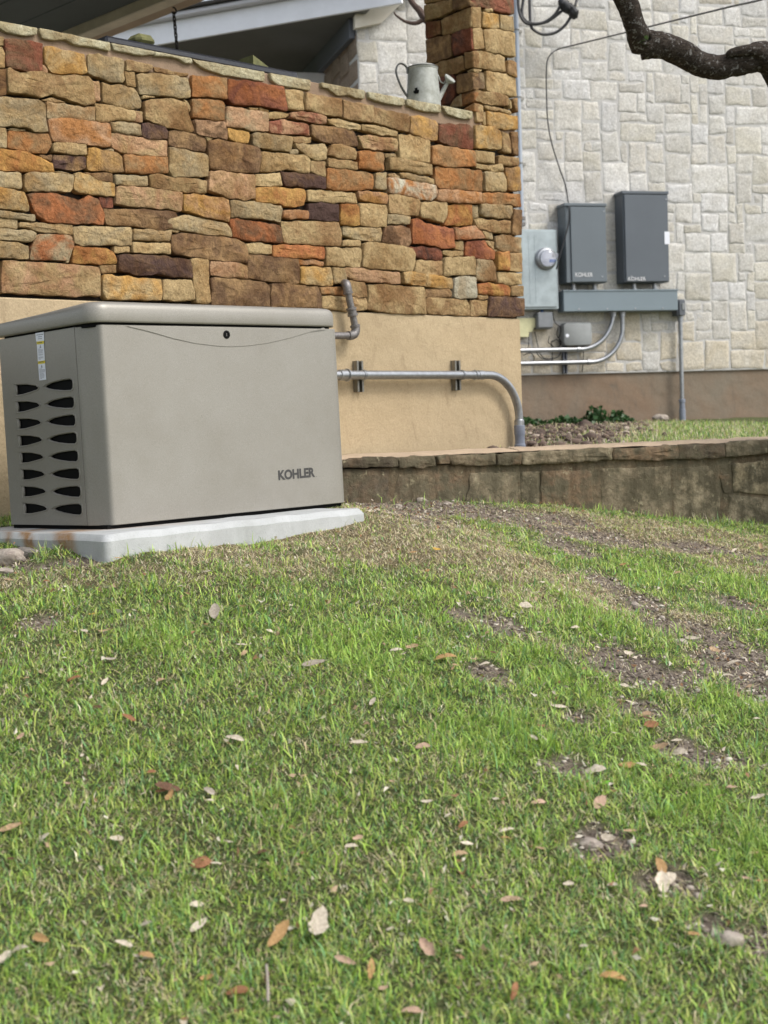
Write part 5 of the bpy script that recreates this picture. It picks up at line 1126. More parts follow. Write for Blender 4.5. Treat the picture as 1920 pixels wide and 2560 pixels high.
mb = limb([(1935, 170), (1920, 152), (1900, 130), (1870, 126), (1830, 132), (1815, 140)], [6.5, 6.47, 6.45, 6.44, 6.44, 6.45], [20 * K, 20 * K, 19 * K, 15 * K, 11 * K, 5 * K], 6); mb.build('branch', M_BARK, oak)
mb = MB(); c_ = at_depth(1617, 97, 6.31); mb.tube(arc(c_, M[0], -M[1], .024, 0, 6.28, 14), .010, 7, False, .2); mb.build('knot', M_BARK, oak)
br = empty('bare_branch', at_depth(1060, 40, 9.8), 'curved bare brown branch beside the left edge of the pillar', 'branch')
mb = limb([(1095, 75), (1062, 45), (1048, 25), (1035, 12), (1022, -10), (1012, -60)], [9.8] * 6, [.03, .028, .024, .02, .018, .018], 6, .1, 10); mb.build('twig', simple('brown_twig', (.10, .065, .05), .9, 0, 30, .2), br)
mb = limb([(1090, 30), (1066, 42), (1048, 55), (1032, 58), (1010, 52), (990, 38), (985, 30)], [9.8] * 7, [.022, .018, .016, .014, .010, .007, .004], 6, .1, 8); mb.build('twig', D.materials['brown_twig'], br)
# leafy tree far behind the porch roof
tc = at_depth(495, 60, 24); tree = empty('background_tree', [tc[0], tc[1], CZ - 1], 'bright green leafy tree top showing behind the porch roof', 'tree')
mb = MB(); mb.tube([[tc[0], tc[1], CZ - 1], [tc[0] + .1, tc[1], CZ + 4], [tc[0], tc[1], CZ + 7]], [.22, .15, .05], 10); mb.build('trunk', M_BARK, tree)
mb = MB()
for i in range(1500):
    a, b, r = rng.uniform(0, 6.28), rng.uniform(-1, 1), rng.uniform(.3, 1) ** .5; p = np.array([tc[0] - .9, tc[1], CZ + 6.45]) + np.array([math.cos(a) * math.sqrt(1 - b * b) * 1.25, math.sin(a) * math.sqrt(1 - b * b) * 1.25, b * .95]) * r
    x_, y_ = rng.normal(size=3), rng.normal(size=3); x_ /= np.linalg.norm(x_) * 12; y_ /= np.linalg.norm(y_) * 18; mb.add([p - x_, p + y_, p + x_, p - y_], [(0, 1, 2, 3)])
mb.build('crown', M_TREEL, tree, smooth=0)

# ------------------------------------------------------------------ GRASS
def in_pad(X, Y, m=0.0):
    P = np.stack([X, Y], -1) - GF.O[:2]; u = P @ GF.u[:2]; v = P @ GF.v[:2]; return (u > pu0 - m) & (u < pu1 + m) & (v < pv1 + m) & (v > -.75)
GREEN = np.array([(.38, .55, .085), (.28, .47, .08), (.43, .57, .12), (.15, .29, .07), (.50, .57, .14), (.20, .38, .15), (.40, .55, .19), (.11, .21, .07), (.46, .50, .16)])
STRAW = np.array([(.76, .65, .42), (.64, .52, .32), (.82, .74, .54), (.50, .39, .24), (.66, .60, .33), (.76, .69, .52)])
def grass(name, X, Y, zf, L, Wd, lean, straw, seedoff=0, lushv=None):
    n = len(X); az_ = rng.uniform(0, 2 * np.pi, n); Z = zf(X, Y)
    d = np.stack([np.cos(az_), np.sin(az_), np.zeros(n)], -1); sd = np.stack([-np.sin(az_), np.cos(az_), np.zeros(n)], -1)
    sd = sd * np.cos(rng.uniform(-1, 1, n))[:, None]; l1 = lean; l2 = np.clip(lean + rng.normal(.45, .35, n), 0, 2.0)
    b = np.stack([X, Y, Z - .003], -1); m = b + (d * np.sin(l1)[:, None] + UP * np.cos(l1)[:, None]) * (L * .5)[:, None]
    tilt = rng.normal(0, .35, n)[:, None] * sd
    t = m + (d * np.sin(l2)[:, None] + UP * np.cos(l2)[:, None] + tilt) * (L * .5)[:, None]
    zt = zf(t[:, 0], t[:, 1]); t[:, 2] = np.maximum(t[:, 2], zt + rng.uniform(.001, .010, n)); m[:, 2] = np.maximum(m[:, 2], zf(m[:, 0], m[:, 1]) + .002)
    w = sd * (Wd / 2)[:, None]; V = np.stack([b - w, b + w, m - w * .85, m + w * .85, t], 1).reshape(-1, 3)
    i = np.arange(n)[:, None] * 5; F4 = np.concatenate([i + 0, i + 1, i + 3, i + 2], 1); F3 = np.concatenate([i + 2, i + 3, i + 4], 1)
    col = np.where(straw[:, None], STRAW[rng.integers(0, len(STRAW), n)], GREEN[rng.integers(0, len(GREEN), n)])
    if lushv is not None: col = np.where((~straw & (rng.random(n) < lushv))[:, None], np.array([(.36, .53, .115)]) * rng.uniform(.8, 1.2, n)[:, None], col)
    col = col * rng.uniform(.62, 1.25, n)[:, None]
    C5 = np.repeat(np.c_[col, np.ones(n)][:, None], 5, 1)
    me = D.meshes.new(name); me.vertices.add(n * 5); me.vertices.foreach_set('co', V.reshape(-1)); me.loops.add(n * 7)
    me.loops.foreach_set('vertex_index', np.concatenate([F4.reshape(-1), F3.reshape(-1)]).astype(np.int32)); me.polygons.add(n * 2)
    me.polygons.foreach_set('loop_start', np.concatenate([np.arange(n) * 4, n * 4 + np.arange(n) * 3]).astype(np.int32)); me.update(calc_edges=True)
    a = me.color_attributes.new('tint', 'FLOAT_COLOR', 'POINT'); a.data.foreach_set('color', C5.reshape(-1).astype(np.float32)); me.materials.append(M_GRASS)
    o = reg(name, me); tag(o, kind='stuff'); return o
# fast height lookup on the ground grid
from numpy import interp
def zlook(X, Y):
    i = np.clip(np.searchsorted(gx, X) - 1, 0, len(gx) - 2); j = np.clip(np.searchsorted(gy, Y) - 1, 0, len(gy) - 2)
    a = (X - gx[i]) / (gx[i + 1] - gx[i]); b = (Y - gy[j]) / (gy[j + 1] - gy[j])
    return (GZ[j, i] * (1 - a) + GZ[j, i + 1] * a) * (1 - b) + (GZ[j + 1, i] * (1 - a) + GZ[j + 1, i + 1] * a) * b
NB = 520000
Yv = 2.1 + (7.55 - 2.1) * rng.random(NB) ** 1.12; Xv = rng.uniform(-1, 1, NB) * (.275 * Yv + .14)
ok = ~in_pad(Xv, Yv, .004) & ~behind_low(Xv, Yv, -.035); wl = (np.stack([Xv, Yv], -1) - WALL.O[:2]) @ WALL.v[:2]; ok &= wl > .02
Xv, Yv = Xv[ok], Yv[ok]; fb_, fd_, fl_ = field('b', Xv, Yv), field('d', Xv, Yv), field('l', Xv, Yv)
clump = np.clip(.5 + .9 * sn(Xv, Yv, 13, 4.1) * .6 + .5 * sn(Xv, Yv, 47, .6), 0, 1)
edge_fade = np.clip(1.0 - .35 * (1 - clump), 0, 1)
keep = rng.random(len(Xv)) < (1 - .88 * fb_) * edge_fade * (.80 + .2 * np.clip(fl_ * 2, 0, 1))
Xv, Yv, fb_, fd_, fl_, clump = [q[keep] for q in (Xv, Yv, fb_, fd_, fl_, clump)]; n = len(Xv)
low_f = rng.random(n)
far_ = np.clip((Yv - 3.4) / 1.2, .22, 1); pst = np.clip(.27 + .55 * fd_ * far_ + .40 * fb_ - .14 * fl_ + .10 * sn(Xv, Yv, 5, 1.1) + .13 * sn(Xv, Yv, 23, 2.1) + .10 * sn(Xv, Yv, 61, 1.1), .07, .90)
straw = rng.random(n) < pst
L = np.where(straw, rng.uniform(.012, .038, n), rng.gamma(3.4, .0060, n) + .006) * (1 + .22 * fl_) * (.6 + .8 * clump) * np.where(Yv > 4.6, .85, 1)
lean = np.where(straw, rng.uniform(.9, 1.55, n), np.abs(rng.normal(.92, .45, n)))
Wd = np.where(straw, rng.uniform(.0012, .0028, n), rng.uniform(.0018, .0042, n) * (1 + .25 * (rng.random(n) < .12))) * (1 + .12 * np.clip(Yv - 3, 0, 4))
grass('lawn_grass', Xv, Yv, zlook, L, Wd, lean, straw, lushv=np.clip(.10 + .42 * fl_, 0, 1))
# taller tufts against the low wall and at soil edges
tx, ty = [], []
for x, y, r, c in [(1395, 1262, .05, 26), (1500, 1278, .08, 24), (1650, 1292, .12, 40), (1800, 1306, .10, 40), (1740, 1300, .05, 18), (1890, 1312, .06, 20), (1200, 1258, .10, 10), (940, 1255, .10, 14), (1040, 1252, .1, 8), (560, 1348, .15, 10), (225, 1395, .06, 5), (120, 1400, .05, 4), (820, 1318, .06, 10), (1440, 1650, .12, 40), (1650, 1590, .1, 40), (1830, 1480, .08, 40), (1420, 1500, .12, 40), (1500, 1540, .1, 40), (1420, 1880, .08, 40), (1120, 1590, .1, 20)]:
    p = hit(x, y); tx += list(rng.normal(p[0], r * .6, c)); ty += list(rng.normal(p[1], r * .35, c))
tx, ty = np.array(tx), np.array(ty); okk = ~in_pad(tx, ty, .004) & ~behind_low(tx, ty, -.03); tx, ty = tx[okk], ty[okk]; n = len(tx)
grass('grass_tufts', tx, ty, zlook, rng.uniform(.03, .065, n), rng.uniform(.0022, .0038, n), np.abs(rng.normal(.35, .25, n)), rng.random(n) < .2, lushv=np.full(n, .4)).name = 'tall_grass'
# longer single blades standing out of the turf
n = 5200; ty = 2.15 + 4.9 * rng.random(n) ** 1.1; tx = rng.uniform(-1, 1, n) * (.275 * ty + .1); okk = ~in_pad(tx, ty, .01) & ~behind_low(tx, ty, -.03) & (field('b', tx, ty) < .4) & (field('d', tx, ty) < .5); tx, ty = tx[okk], ty[okk]; n = len(tx)
grass('long_grass', tx, ty, zlook, rng.uniform(.035, .075, n), rng.uniform(.0022, .0042, n), np.abs(rng.normal(.6, .35, n)), rng.random(n) < .16, lushv=np.full(n, .3))
# dead runners and straw lying over the soil and the dry strips
n = 60000; ty = 2.3 + 5.1 * rng.random(n); tx = rng.uniform(-1, 1, n) * (.275 * ty + .1); okk = ~in_pad(tx, ty, .004) & ~behind_low(tx, ty, -.03) & (rng.random(n) < np.maximum(.35 * field('b', tx, ty), .8 * field('d', tx, ty)) * np.clip((ty - 3) / 1.5, .25, 1)); tx, ty = tx[okk], ty[okk]; n = len(tx)
grass('straw_litter', tx, ty, zlook, rng.uniform(.02, .06, n), rng.uniform(.0013, .0028, n), rng.uniform(1.1, 1.6, n), rng.random(n) < .93)
# terrace grass behind the low wall
n = 60000; a = rng.uniform(-.3, 3.4, n); b = rng.uniform(.34, 6.0, n); X = OB[0] + a * ub[0] + b * vb[0]; Y = OB[1] + a * ub[1] + b * vb[1]
bare = upper_bare(X, Y); fr_ = ((np.stack([X, Y], -1) - FAR.O[:2]) @ FAR.v[:2]); k_ = (rng.random(n) > .97 * bare) & (fr_ > .03); X, Y, bare = X[k_], Y[k_], bare[k_]; n = len(X)
grass('terrace_grass', X, Y, upper_z, rng.uniform(.02, .055, n), rng.uniform(.003, .006, n), np.abs(rng.normal(.5, .35, n)), rng.random(n) < .34 + .5 * bare, lushv=np.full(n, .1))

# ------------------------------------------------------------------ GRAVEL, LITTER, ROCKS
def pebbles(name, pts, sizes, cols, zf, m, sink=.3):
    ico = bmesh.new(); bmesh.ops.create_icosphere(ico, subdivisions=1, radius=1); bv = np.array([v.co[:] for v in ico.verts]); bf = np.array([[v.index for v in f.verts] for f in ico.faces]); ico.free()
    n = len(pts); s3 = rng.uniform(.6, 1.2, (n, 3)) * np.array([1, 1, .6]); th = rng.uniform(0, 6.28, n); Vv = bv[None] * (1 + rng.normal(0, .13, (n, len(bv), 1))) * s3[:, None] * sizes[:, None, None]
    c_, s_ = np.cos(th)[:, None], np.sin(th)[:, None]; R = np.stack([Vv[..., 0] * c_ - Vv[..., 1] * s_, Vv[..., 0] * s_ + Vv[..., 1] * c_, Vv[..., 2]], -1)
    R[..., 0] += pts[:, 0:1]; R[..., 1] += pts[:, 1:2]; R[..., 2] += (zf(pts[:, 0], pts[:, 1]) + sizes * sink)[:, None]
    F = (bf[None] + (np.arange(n) * len(bv))[:, None, None]).reshape(-1, 3); me = D.meshes.new(name); me.vertices.add(n * len(bv)); me.vertices.foreach_set('co', R.reshape(-1)); me.loops.add(F.size)
    me.loops.foreach_set('vertex_index', F.reshape(-1).astype(np.int32)); me.polygons.add(len(F)); me.polygons.foreach_set('loop_start', np.arange(0, F.size, 3).astype(np.int32)); me.update(calc_edges=True)
    a = me.color_attributes.new('tint', 'FLOAT_COLOR', 'POINT'); a.data.foreach_set('color', np.repeat(np.c_[cols, np.ones(n)][:, None], len(bv), 1).reshape(-1).astype(np.float32)); me.materials.append(m)
    o = reg(name, me); tag(o, kind='stuff'); return o
M_PEB, t_, b_2 = mat('pebble'); a_n = N(t_, 'ShaderNodeAttribute', attribute_name='tint'); t_.links.new(a_n.outputs['Color'], b_2.inputs['Base Color']); b_2.inputs['Roughness'].default_value = .9
n = 90000; Y = 2.2 + 5.3 * rng.random(n); X = rng.uniform(-1, 1, n) * (.275 * Y + .1); k_ = (rng.random(n) < field('b', X, Y) * .9) & ~in_pad(X, Y, .01) & ~behind_low(X, Y, -.02); X, Y = X[k_][:9000], Y[k_][:9000]; n = len(X)
pc = np.array([(.15, .12, .095), (.09, .07, .055), (.25, .21, .17), (.46, .41, .35), (.20, .165, .135), (.54, .49, .42)])[rng.choice(6, n, p=[.34, .25, .18, .09, .09, .05])]
pebbles('gravel', np.c_[X, Y], rng.gamma(2.2, .0012, n) + .0012, pc, zlook, M_PEB)
n = 5000; a = rng.uniform(-.3, 3.2, n); b = rng.uniform(.36, 6, n); X = OB[0] + a * ub[0] + b * vb[0]; Y = OB[1] + a * ub[1] + b * vb[1]; k_ = rng.random(n) < upper_bare(X, Y); X, Y = X[k_], Y[k_]; n = len(X)
pc = np.array([(.085, .058, .045), (.13, .092, .07), (.40, .33, .27), (.17, .12, .09)])[rng.choice(4, n, p=[.4, .3, .08, .22])]
pebbles('mulch', np.c_[X, Y], rng.gamma(3, .0045, n) + .004, pc, upper_z, M_PEB)
# small litter: chips and leaf crumbs
n = 5200; Y = 2.2 + 5.2 * rng.random(n); X = rng.uniform(-1, 1, n) * (.275 * Y + .1); k_ = (rng.random(n) < .38 + field('b', X, Y) * .6) & ~in_pad(X, Y, .02) & ~behind_low(X, Y, -.05); X, Y = X[k_], Y[k_]; n = len(X)
th = rng.uniform(0, 6.28, n); r = rng.uniform(.004, .011, n); z = zlook(X, Y) + rng.uniform(.006, .022, n); q = np.array([(-1, 0), (-.1, .42), (1, .1), (.1, -.38)])
V = np.stack([np.stack([X + r * (math_a * np.cos(th) - math_b * np.sin(th)), Y + r * (math_a * np.sin(th) + math_b * np.cos(th)), z + rng.normal(0, .004, n)], -1) for math_a, math_b in q], 1)
me = D.meshes.new('leaf_crumbs'); me.from_pydata(V.reshape(-1, 3).tolist(), [], (np.arange(n)[:, None] * 4 + np.arange(4)).tolist())
a = me.color_attributes.new('tint', 'FLOAT_COLOR', 'POINT'); pc = np.array([(.58, .50, .40), (.42, .30, .19), (.30, .17, .09), (.62, .57, .47)])[rng.integers(0, 4, n)]; a.data.foreach_set('color', np.repeat(np.c_[pc, np.ones(n)][:, None], 4, 1).reshape(-1).astype(np.float32)); me.materials.append(M_GRASS)
o = reg('leaf_litter', me); tag(o, kind='stuff')
def rock(name, x, y, w, h, label, surf=None, m=M_ROCK, dep=None, up=.35, cat='rock', grp=None):
    p = hit(x, y) if surf is None else surf(x, y); d_ = proj(p)[2]; S_ = d_ / F_PX; bm = bmesh.new(); bmesh.ops.create_icosphere(bm, subdivisions=3, radius=1); sd = random.random() * 50
    for v in bm.verts:
        k1 = 1 + .32 * mn.noise(v.co * 1.1 + Vector((sd, 0, 0))) + .14 * mn.noise(v.co * 3.1 + Vector((0, sd, 0))); v.co *= k1
        v.co = Vector(M[0]) * v.co.x * w / 2 * S_ + Vector((0, 1, 0)) * v.co.y * w / 2 * S_ * .8 + Vector((0, 0, 1)) * v.co.z * h / 2 * S_
    me = D.meshes.new(name); bm.to_mesh(me); bm.free(); me.materials.append(m); me.polygons.foreach_set('use_smooth', [True] * len(me.polygons)); me.set_sharp_from_angle(angle=math.radians(32))
    zg = (zlook(np.array([p[0]]), np.array([p[1]]))[0] if surf is None else p[2]); o = reg(name, me, None, (p[0], p[1], zg + h / 2 * S_ * up)); tag(o, label, cat, grp); return o
rock('rock', 22, 1408, 84, 46, 'large brown rock at the left picture edge below the pale slab', up=.6); rock('rock', 62, 1392, 66, 34, 'grey wedge shaped rock leaning on the left end of the slab', m=simple('grey_rock', (.20, .18, .16), .9, 0, 30, .2, 60, .006), up=.7); rock('rock', 8, 1436, 50, 18, 'flat pale rock at the left edge, lowest of the three by the slab', up=.6)
rock('rock', 1475, 2113, 62, 32, 'white crumbly limestone rock in the grass at lower right'); rock('rock', 1824, 2369, 68, 38, 'smooth pinkish grey rock half sunk in the grass near the bottom right corner', up=.7)
rock('rock', 1745, 2252, 24, 22, 'small round pale stone beside a heart shaped pair of leaves'); rock('rock', 1726, 2231, 20, 15, 'tiny grey stone just above the small round pale stone'); rock('rock', 1587, 1511, 26, 20, 'small pale cube like stone at the trench edge right of the bright grass')
rock('rock', 1655, 1540, 16, 13, 'small white pebble lying on the right lip of the shallow trench'); rock('rock', 996, 1259, 18, 11, 'cream pebble on bare soil at the foot of the retaining wall'); rock('rock', 1052, 1250, 28, 16, 'largest pale stone at the foot of the retaining wall'); rock('rock', 1118, 1258, 24, 11, 'white pebble right of the largest pale stone by the retaining wall'); rock('rock', 1251, 1288, 16, 10, 'lone white pebble on the soil in front of the retaining wall bend')
rock('rock', 1810, 2335, 26, 18, 'small grey stone above the smooth pinkish grey rock'); rock('rock', 1700, 1612, 38, 16, 'flat greenish grey stone in the soil at right, beside a long pale leaf')
us_ = lambda x, y: (lambda p: np.array([p[0], p[1], upper_z(p[0], p[1])]))(FAR.P(FAR.uz(x, y, .16)[0], .16, 0))
rock('rock', 1653, 1039, 42, 22, 'pale rock against the brown plinth of the white house', us_, up=.8); rock('rock', 1440, 1082, 12, 9, 'small white stone on the mulch behind the retaining wall, left', lambda x, y: on_plane(x, y, UP, CZ - .15)); rock('rock', 1582, 1088, 20, 10, 'larger white stone on the mulch behind the retaining wall, right', lambda x, y: on_plane(x, y, UP, CZ - .15))

# ------------------------------------------------------------------ DEAD LEAVES
def leaf_mesh(i):
    r = random.Random(i); WD = r.uniform(.3, .48); PW = r.uniform(1.7, 2.8); AS = r.uniform(-.25, .3); fold = r.uniform(.1, .45); curl = r.uniform(-.9, 1.3); vs, fs = [], []; st = np.linspace(-1, 1, 9)
    for k, s_ in enumerate(st):
        w = WD * max(0, 1 - abs(s_) ** PW) ** .72 * (1 + AS * s_) + .012; zc = curl * (s_ ** 2) * .22 + .03 * r.uniform(-1, 1)
        jl, jr = r.uniform(.78, 1.12), r.uniform(.78, 1.12)
        vs += [(s_, -w * jl, zc + w * fold), (s_, -w * .5 * jl, zc + w * fold * .35), (s_, 0, zc), (s_, w * .5 * jr, zc + w * fold * .35), (s_, w * jr, zc + w * fold)]
    for k in range(8):
        for j in range(4): fs.append((k * 5 + j, k * 5 + j + 1, (k + 1) * 5 + j + 1, (k + 1) * 5 + j))
    vs += [(1.0, -.015, vs[42][2]), (1.0, .015, vs[42][2]), (1.3, 0, vs[42][2] + .05)]; fs.append((45, 46, 47))
    me = D.meshes.new('fallen_leaf'); me.from_pydata(vs, [], fs); me.polygons.foreach_set('use_smooth', [True] * len(fs)); me.materials.append(M_LEAF); return me
LM = [leaf_mesh(i) for i in range(14)]
LC = dict(p=(.62, .55, .45), g=(.42, .37, .31), t=(.48, .34, .21), o=(.50, .31, .14), b=(.14, .075, .045), r=(.33, .16, .08), y=(.52, .34, .07), k=(.52, .36, .27), G=(.16, .38, .04))
NAMES = dict(p='pale cream', g='dull grey brown', t='tan', o='orange', b='dark brown', r='rusty brown', y='yellow', k='pinkish tan', G='bright green')
LEAVES = [l.split('|') for l in """538,1548,36,100,g|upright grey leaf standing in the grass below the lettering
230,1547,18,-20,y|small yellow leaf in the grass left of centre
264,1593,34,-8,t|curled tan leaf lying below the small yellow leaf
785,1683,60,22,g|broad grey tan leaf lying flat in the middle of the lawn
991,1643,34,12,p|pale leaf on the left of two touching leaves in mid lawn
1032,1638,34,-3,t|tan leaf on the right of two touching leaves in mid lawn
1112,1670,58,-6,o|long orange tan leaf at the edge of a bare soil patch
605,1632,32,0,p|pale leaf lying flat above a short tan leaf
186,1725,38,28,r|narrow brown leaf slanting in the grass at left
401,1717,22,40,t|short tan leaf standing like a tent in the left lawn
276,1666,34,0,g|grey leaf half sunk in the grass at left
323,1818,36,-55,r|two toned curled leaf pointing down to the right
240,1796,32,20,b|dark brown leaf buried in the left grass
588,1877,50,-16,p|large pale oval leaf in the left lawn
420,1989,62,6,b|large dark brown leaf, biggest in the left lawn
405,2008,30,30,r|smaller brown leaf tucked under the large dark one
426,2027,26,80,o|small upright orange leaf below the large dark brown one
27,2101,58,28,t|olive tan leaf slanting at the left picture edge
110,2118,36,30,p|pale folded leaf right of the olive tan one
293,2116,36,0,p|pale leaf lying among seed heads in the lower left lawn
505,2195,54,18,r|arched rust brown leaf touching a pale one
542,2191,32,-14,p|pale leaf at the right tip of the arched rust brown leaf
102,2380,44,-28,o|orange tan leaf near the lower left corner
50,2390,44,20,p|grey white leaf beside the orange tan one, lower left corner
10,2417,40,60,p|cream leaf cut by the left picture edge
312,2409,48,-24,p|narrow cream leaf above a pair of leaves
368,2434,42,-12,o|blurred orange leaf of the pair near the bottom left
594,2492,58,30,r|blurred rust leaf near the bottom, left of centre
498,2351,40,60,p|pale curled leaf standing on edge in the lower left
698,2378,76,58,o|bright orange leaf standing upright near the bottom
800,2357,54,85,p|pale leaf standing upright right of the bright orange one
864,2446,58,-20,k|broad pinkish leaf near the bottom centre
929,2465,44,80,o|small upright orange leaf right of the broad pinkish one
1070,2413,40,-58,k|pink tan leaf pointing up in the lower centre
1059,1894,36,32,k|rolled pinkish tan leaf in the central lawn
898,1875,52,0,p|wide pale leaf half covered by grass in the central lawn
879,2135,32,20,p|pale leaf folded open like a book in the central lawn
1149,2151,42,20,t|tan half of a folded leaf right of centre
1567,1919,46,14,o|orange tan leaf lying flat in the right lawn
1604,1929,28,-20,p|crumpled pale leaf right of the flat orange tan one
1486,1951,56,-6,p|long narrow pale leaf on dark soil at right
1347,2020,38,18,k|rounded pinkish leaf left of a similar upright one
1500,2034,40,45,k|upright pinkish leaf right of the rounded one
1575,2094,36,14,t|slim tan leaf above the white crumbly rock
1521,2122,38,-8,p|cream leaf beside the white crumbly rock
1895,2018,38,20,p|pale leaf pair at the right picture edge
1654,2209,40,100,o|orange leaf on top of a heart shaped pair
1656,2241,40,82,p|left lobe of the heart shaped pair of leaves
1675,2230,38,60,p|right lobe of the heart shaped pair of leaves
1658,2272,28,0,p|short cream leaf below the heart shaped pair
1735,2359,38,-6,o|orange tan leaf left of the smooth pinkish grey rock
1535,2483,66,-28,o|large blurred orange leaf near the bottom right
1648,1880,46,-12,t|long tan leaf left of two pale leaves on bare soil
1692,1868,28,-5,p|upper of two pale leaves on bare soil at right
1696,1882,34,-22,p|lower of two pale leaves on bare soil at right
1612,1808,36,25,t|top leaf of a small brown stack at right
1629,1840,38,8,r|bottom leaf of a small brown stack at right
1397,1778,38,-28,p|pale narrow leaf beside the bright grass at right
1571,1638,26,0,p|round pale leaf lying on bare gravelly soil
1732,1603,34,-18,p|long pale leaf on the soil below the trench
1829,1663,40,0,p|ragged pale leaf on dark soil near the right edge
1902,1378,15,90,t|small upright tan leaf near the right edge below the retaining wall
1315,1526,34,20,p|pale leaf at the left side of the bright grass clump
1515,1976,26,30,G|single bright green weed leaf near the right lawn soil""".split('\n')]
SMALL = """327,1391,18,10,p;297,1413,24,-8,t;62,1561,14,0,p;211,1590,18,10,p;612,1650,16,60,t;262,1717,20,60,p;116,1463,18,0,r;67,1723,16,30,t;519,1451,18,20,p;23,1468,22,20,t;675,1601,18,-20,p;1212,1674,26,0,p;933,1788,20,80,p;1033,1398,20,-5,o;1092,1386,22,0,y;1139,1690,18,-20,t;1217,1593,14,60,t;1034,1315,16,10,p;1069,1437,14,20,o;1233,1643,20,0,b;1836,1382,16,60,p;1692,1443,24,18,t;1558,1425,18,0,o;1752,1473,18,-20,p;1730,1481,15,0,k;1438,1577,22,10,p;1562,1735,22,-20,p;1577,1770,28,-12,p;1786,1634,24,-35,t;1618,1826,30,-5,b;1892,1820,18,0,p;1872,1737,14,0,p;1446,1817,20,10,t;1335,1879,24,-40,p;1823,1692,28,-10,p;1868,1686,24,-5,p;52,1861,20,60,k;327,1887,20,-5,t;523,2004,26,-60,g;525,2029,26,-10,p;492,2278,32,20,p;341,2428,24,-30,g;519,2471,36,0,o;29,2166,24,0,b;367,2359,34,20,p;896,2131,26,30,k;657,2166,30,20,b;1168,2143,30,18,p;1267,2097,38,10,p;1267,2126,30,10,o;1068,2031,32,0,p;1022,2267,28,-10,p;1159,2087,24,60,r;1030,2548,52,-10,k;669,2456,24,80,b;976,2348,22,30,p;960,2492,26,10,k;1272,2288,40,20,k;1830,1996,30,10,k;1421,2233,28,25,p;1533,2231,32,10,p;1905,2209,32,0,o;1866,2213,28,-30,k;1290,2288,34,-20,k;1353,2137,28,0,t;1882,2147,32,10,t;1288,2540,44,70,r;1490,1725,14,0,p;1350,1600,16,0,p;760,1950,16,30,t;690,2060,18,60,t;1240,2020,18,10,p;1120,2060,20,40,p;980,1985,16,0,k;1610,2290,20,-20,k;1460,2400,24,0,p;1150,2420,20,20,p;380,1950,24,20,r;170,1990,20,0,k;640,1760,14,0,t;840,1570,14,10,k;450,1480,16,0,p;960,1480,12,0,p;1100,1440,14,0,p"""
USED = set()
REFS = [(785, 1683, 'broad grey leaf'), (420, 1989, 'large dark brown leaf'), (588, 1877, 'large pale oval leaf'), (505, 2195, 'arched rust leaf'), (698, 2378, 'bright orange upright leaf'), (1112, 1670, 'long orange tan leaf'), (1010, 1641, 'two touching leaves'),
        (1655, 2225, 'heart shaped leaf pair'), (1824, 2369, 'smooth pinkish grey rock'), (1475, 2113, 'white crumbly rock'), (1692, 1875, 'two pale leaves on bare soil'), (1486, 1951, 'long narrow pale leaf'), (1059, 1894, 'rolled pinkish leaf'), (230, 1547, 'small yellow leaf'),
        (538, 1548, 'upright grey leaf'), (1571, 1638, 'round pale leaf on gravelly soil'), (1535, 2483, 'large blurred orange leaf'), (879, 2135, 'folded open pale leaf'), (102, 2380, 'orange tan leaf in the lower left'), (22, 1408, 'large rock by the slab'), (1315, 1526, 'pale leaf beside the bright clump'),
        (1829, 1663, 'ragged pale leaf'), (27, 2101, 'olive tan leaf at the edge'), (401, 1717, 'short tan tent shaped leaf'), (864, 2446, 'broad pinkish leaf'), (1895, 2018, 'pale pair at the right edge'), (1149, 2151, 'tan half of a folded leaf'), (937, 1277, 'right tip of the slab')]
def place_leaf(i, x, y, ln, ang, c, label, big):
    p = hit(x, y); d_ = proj(p)[2]; S_ = d_ / F_PX; a = math.radians(ang); nrm = np.array([0.03 * math.sin(i * 7), -.35 - .55 * abs(math.sin(math.radians(ang))), 1.0]); nrm += rng.normal(0, .2, 3); nrm /= np.linalg.norm(nrm)
    dr = M[0] * math.cos(a) - M[1] * math.sin(a); dr = dr - nrm * (dr @ nrm); k_ = np.linalg.norm(dr); dr /= k_; sd = np.cross(nrm, dr); h = ln * S_ / 2 / max(k_, .45)
    z = zlook(np.array([p[0]]), np.array([p[1]]))[0]; lift = .013 + abs(dr[2]) * h * .75
    o = D.objects.new('fallen_leaf', LM[i % 14]); COL.objects.link(o); o.matrix_world = Matrix([[dr[r_] * h, sd[r_] * h * random.Random(i).uniform(.85, 1.25), nrm[r_] * h, (p[0], p[1], z + lift)[r_]] for r_ in range(3)] + [[0, 0, 0, 1]])
    j = random.Random(i + 5).uniform(.82, 1.12); o.color = (*[q * j for q in LC[c]], 1); tag(o, label, 'leaf', 'fallen leaves on the lawn')
for i, (a, lab) in enumerate(LEAVES):
    x, y, ln, ang, c = a.split(','); place_leaf(i, float(x), float(y), float(ln), float(ang), c, lab, True)
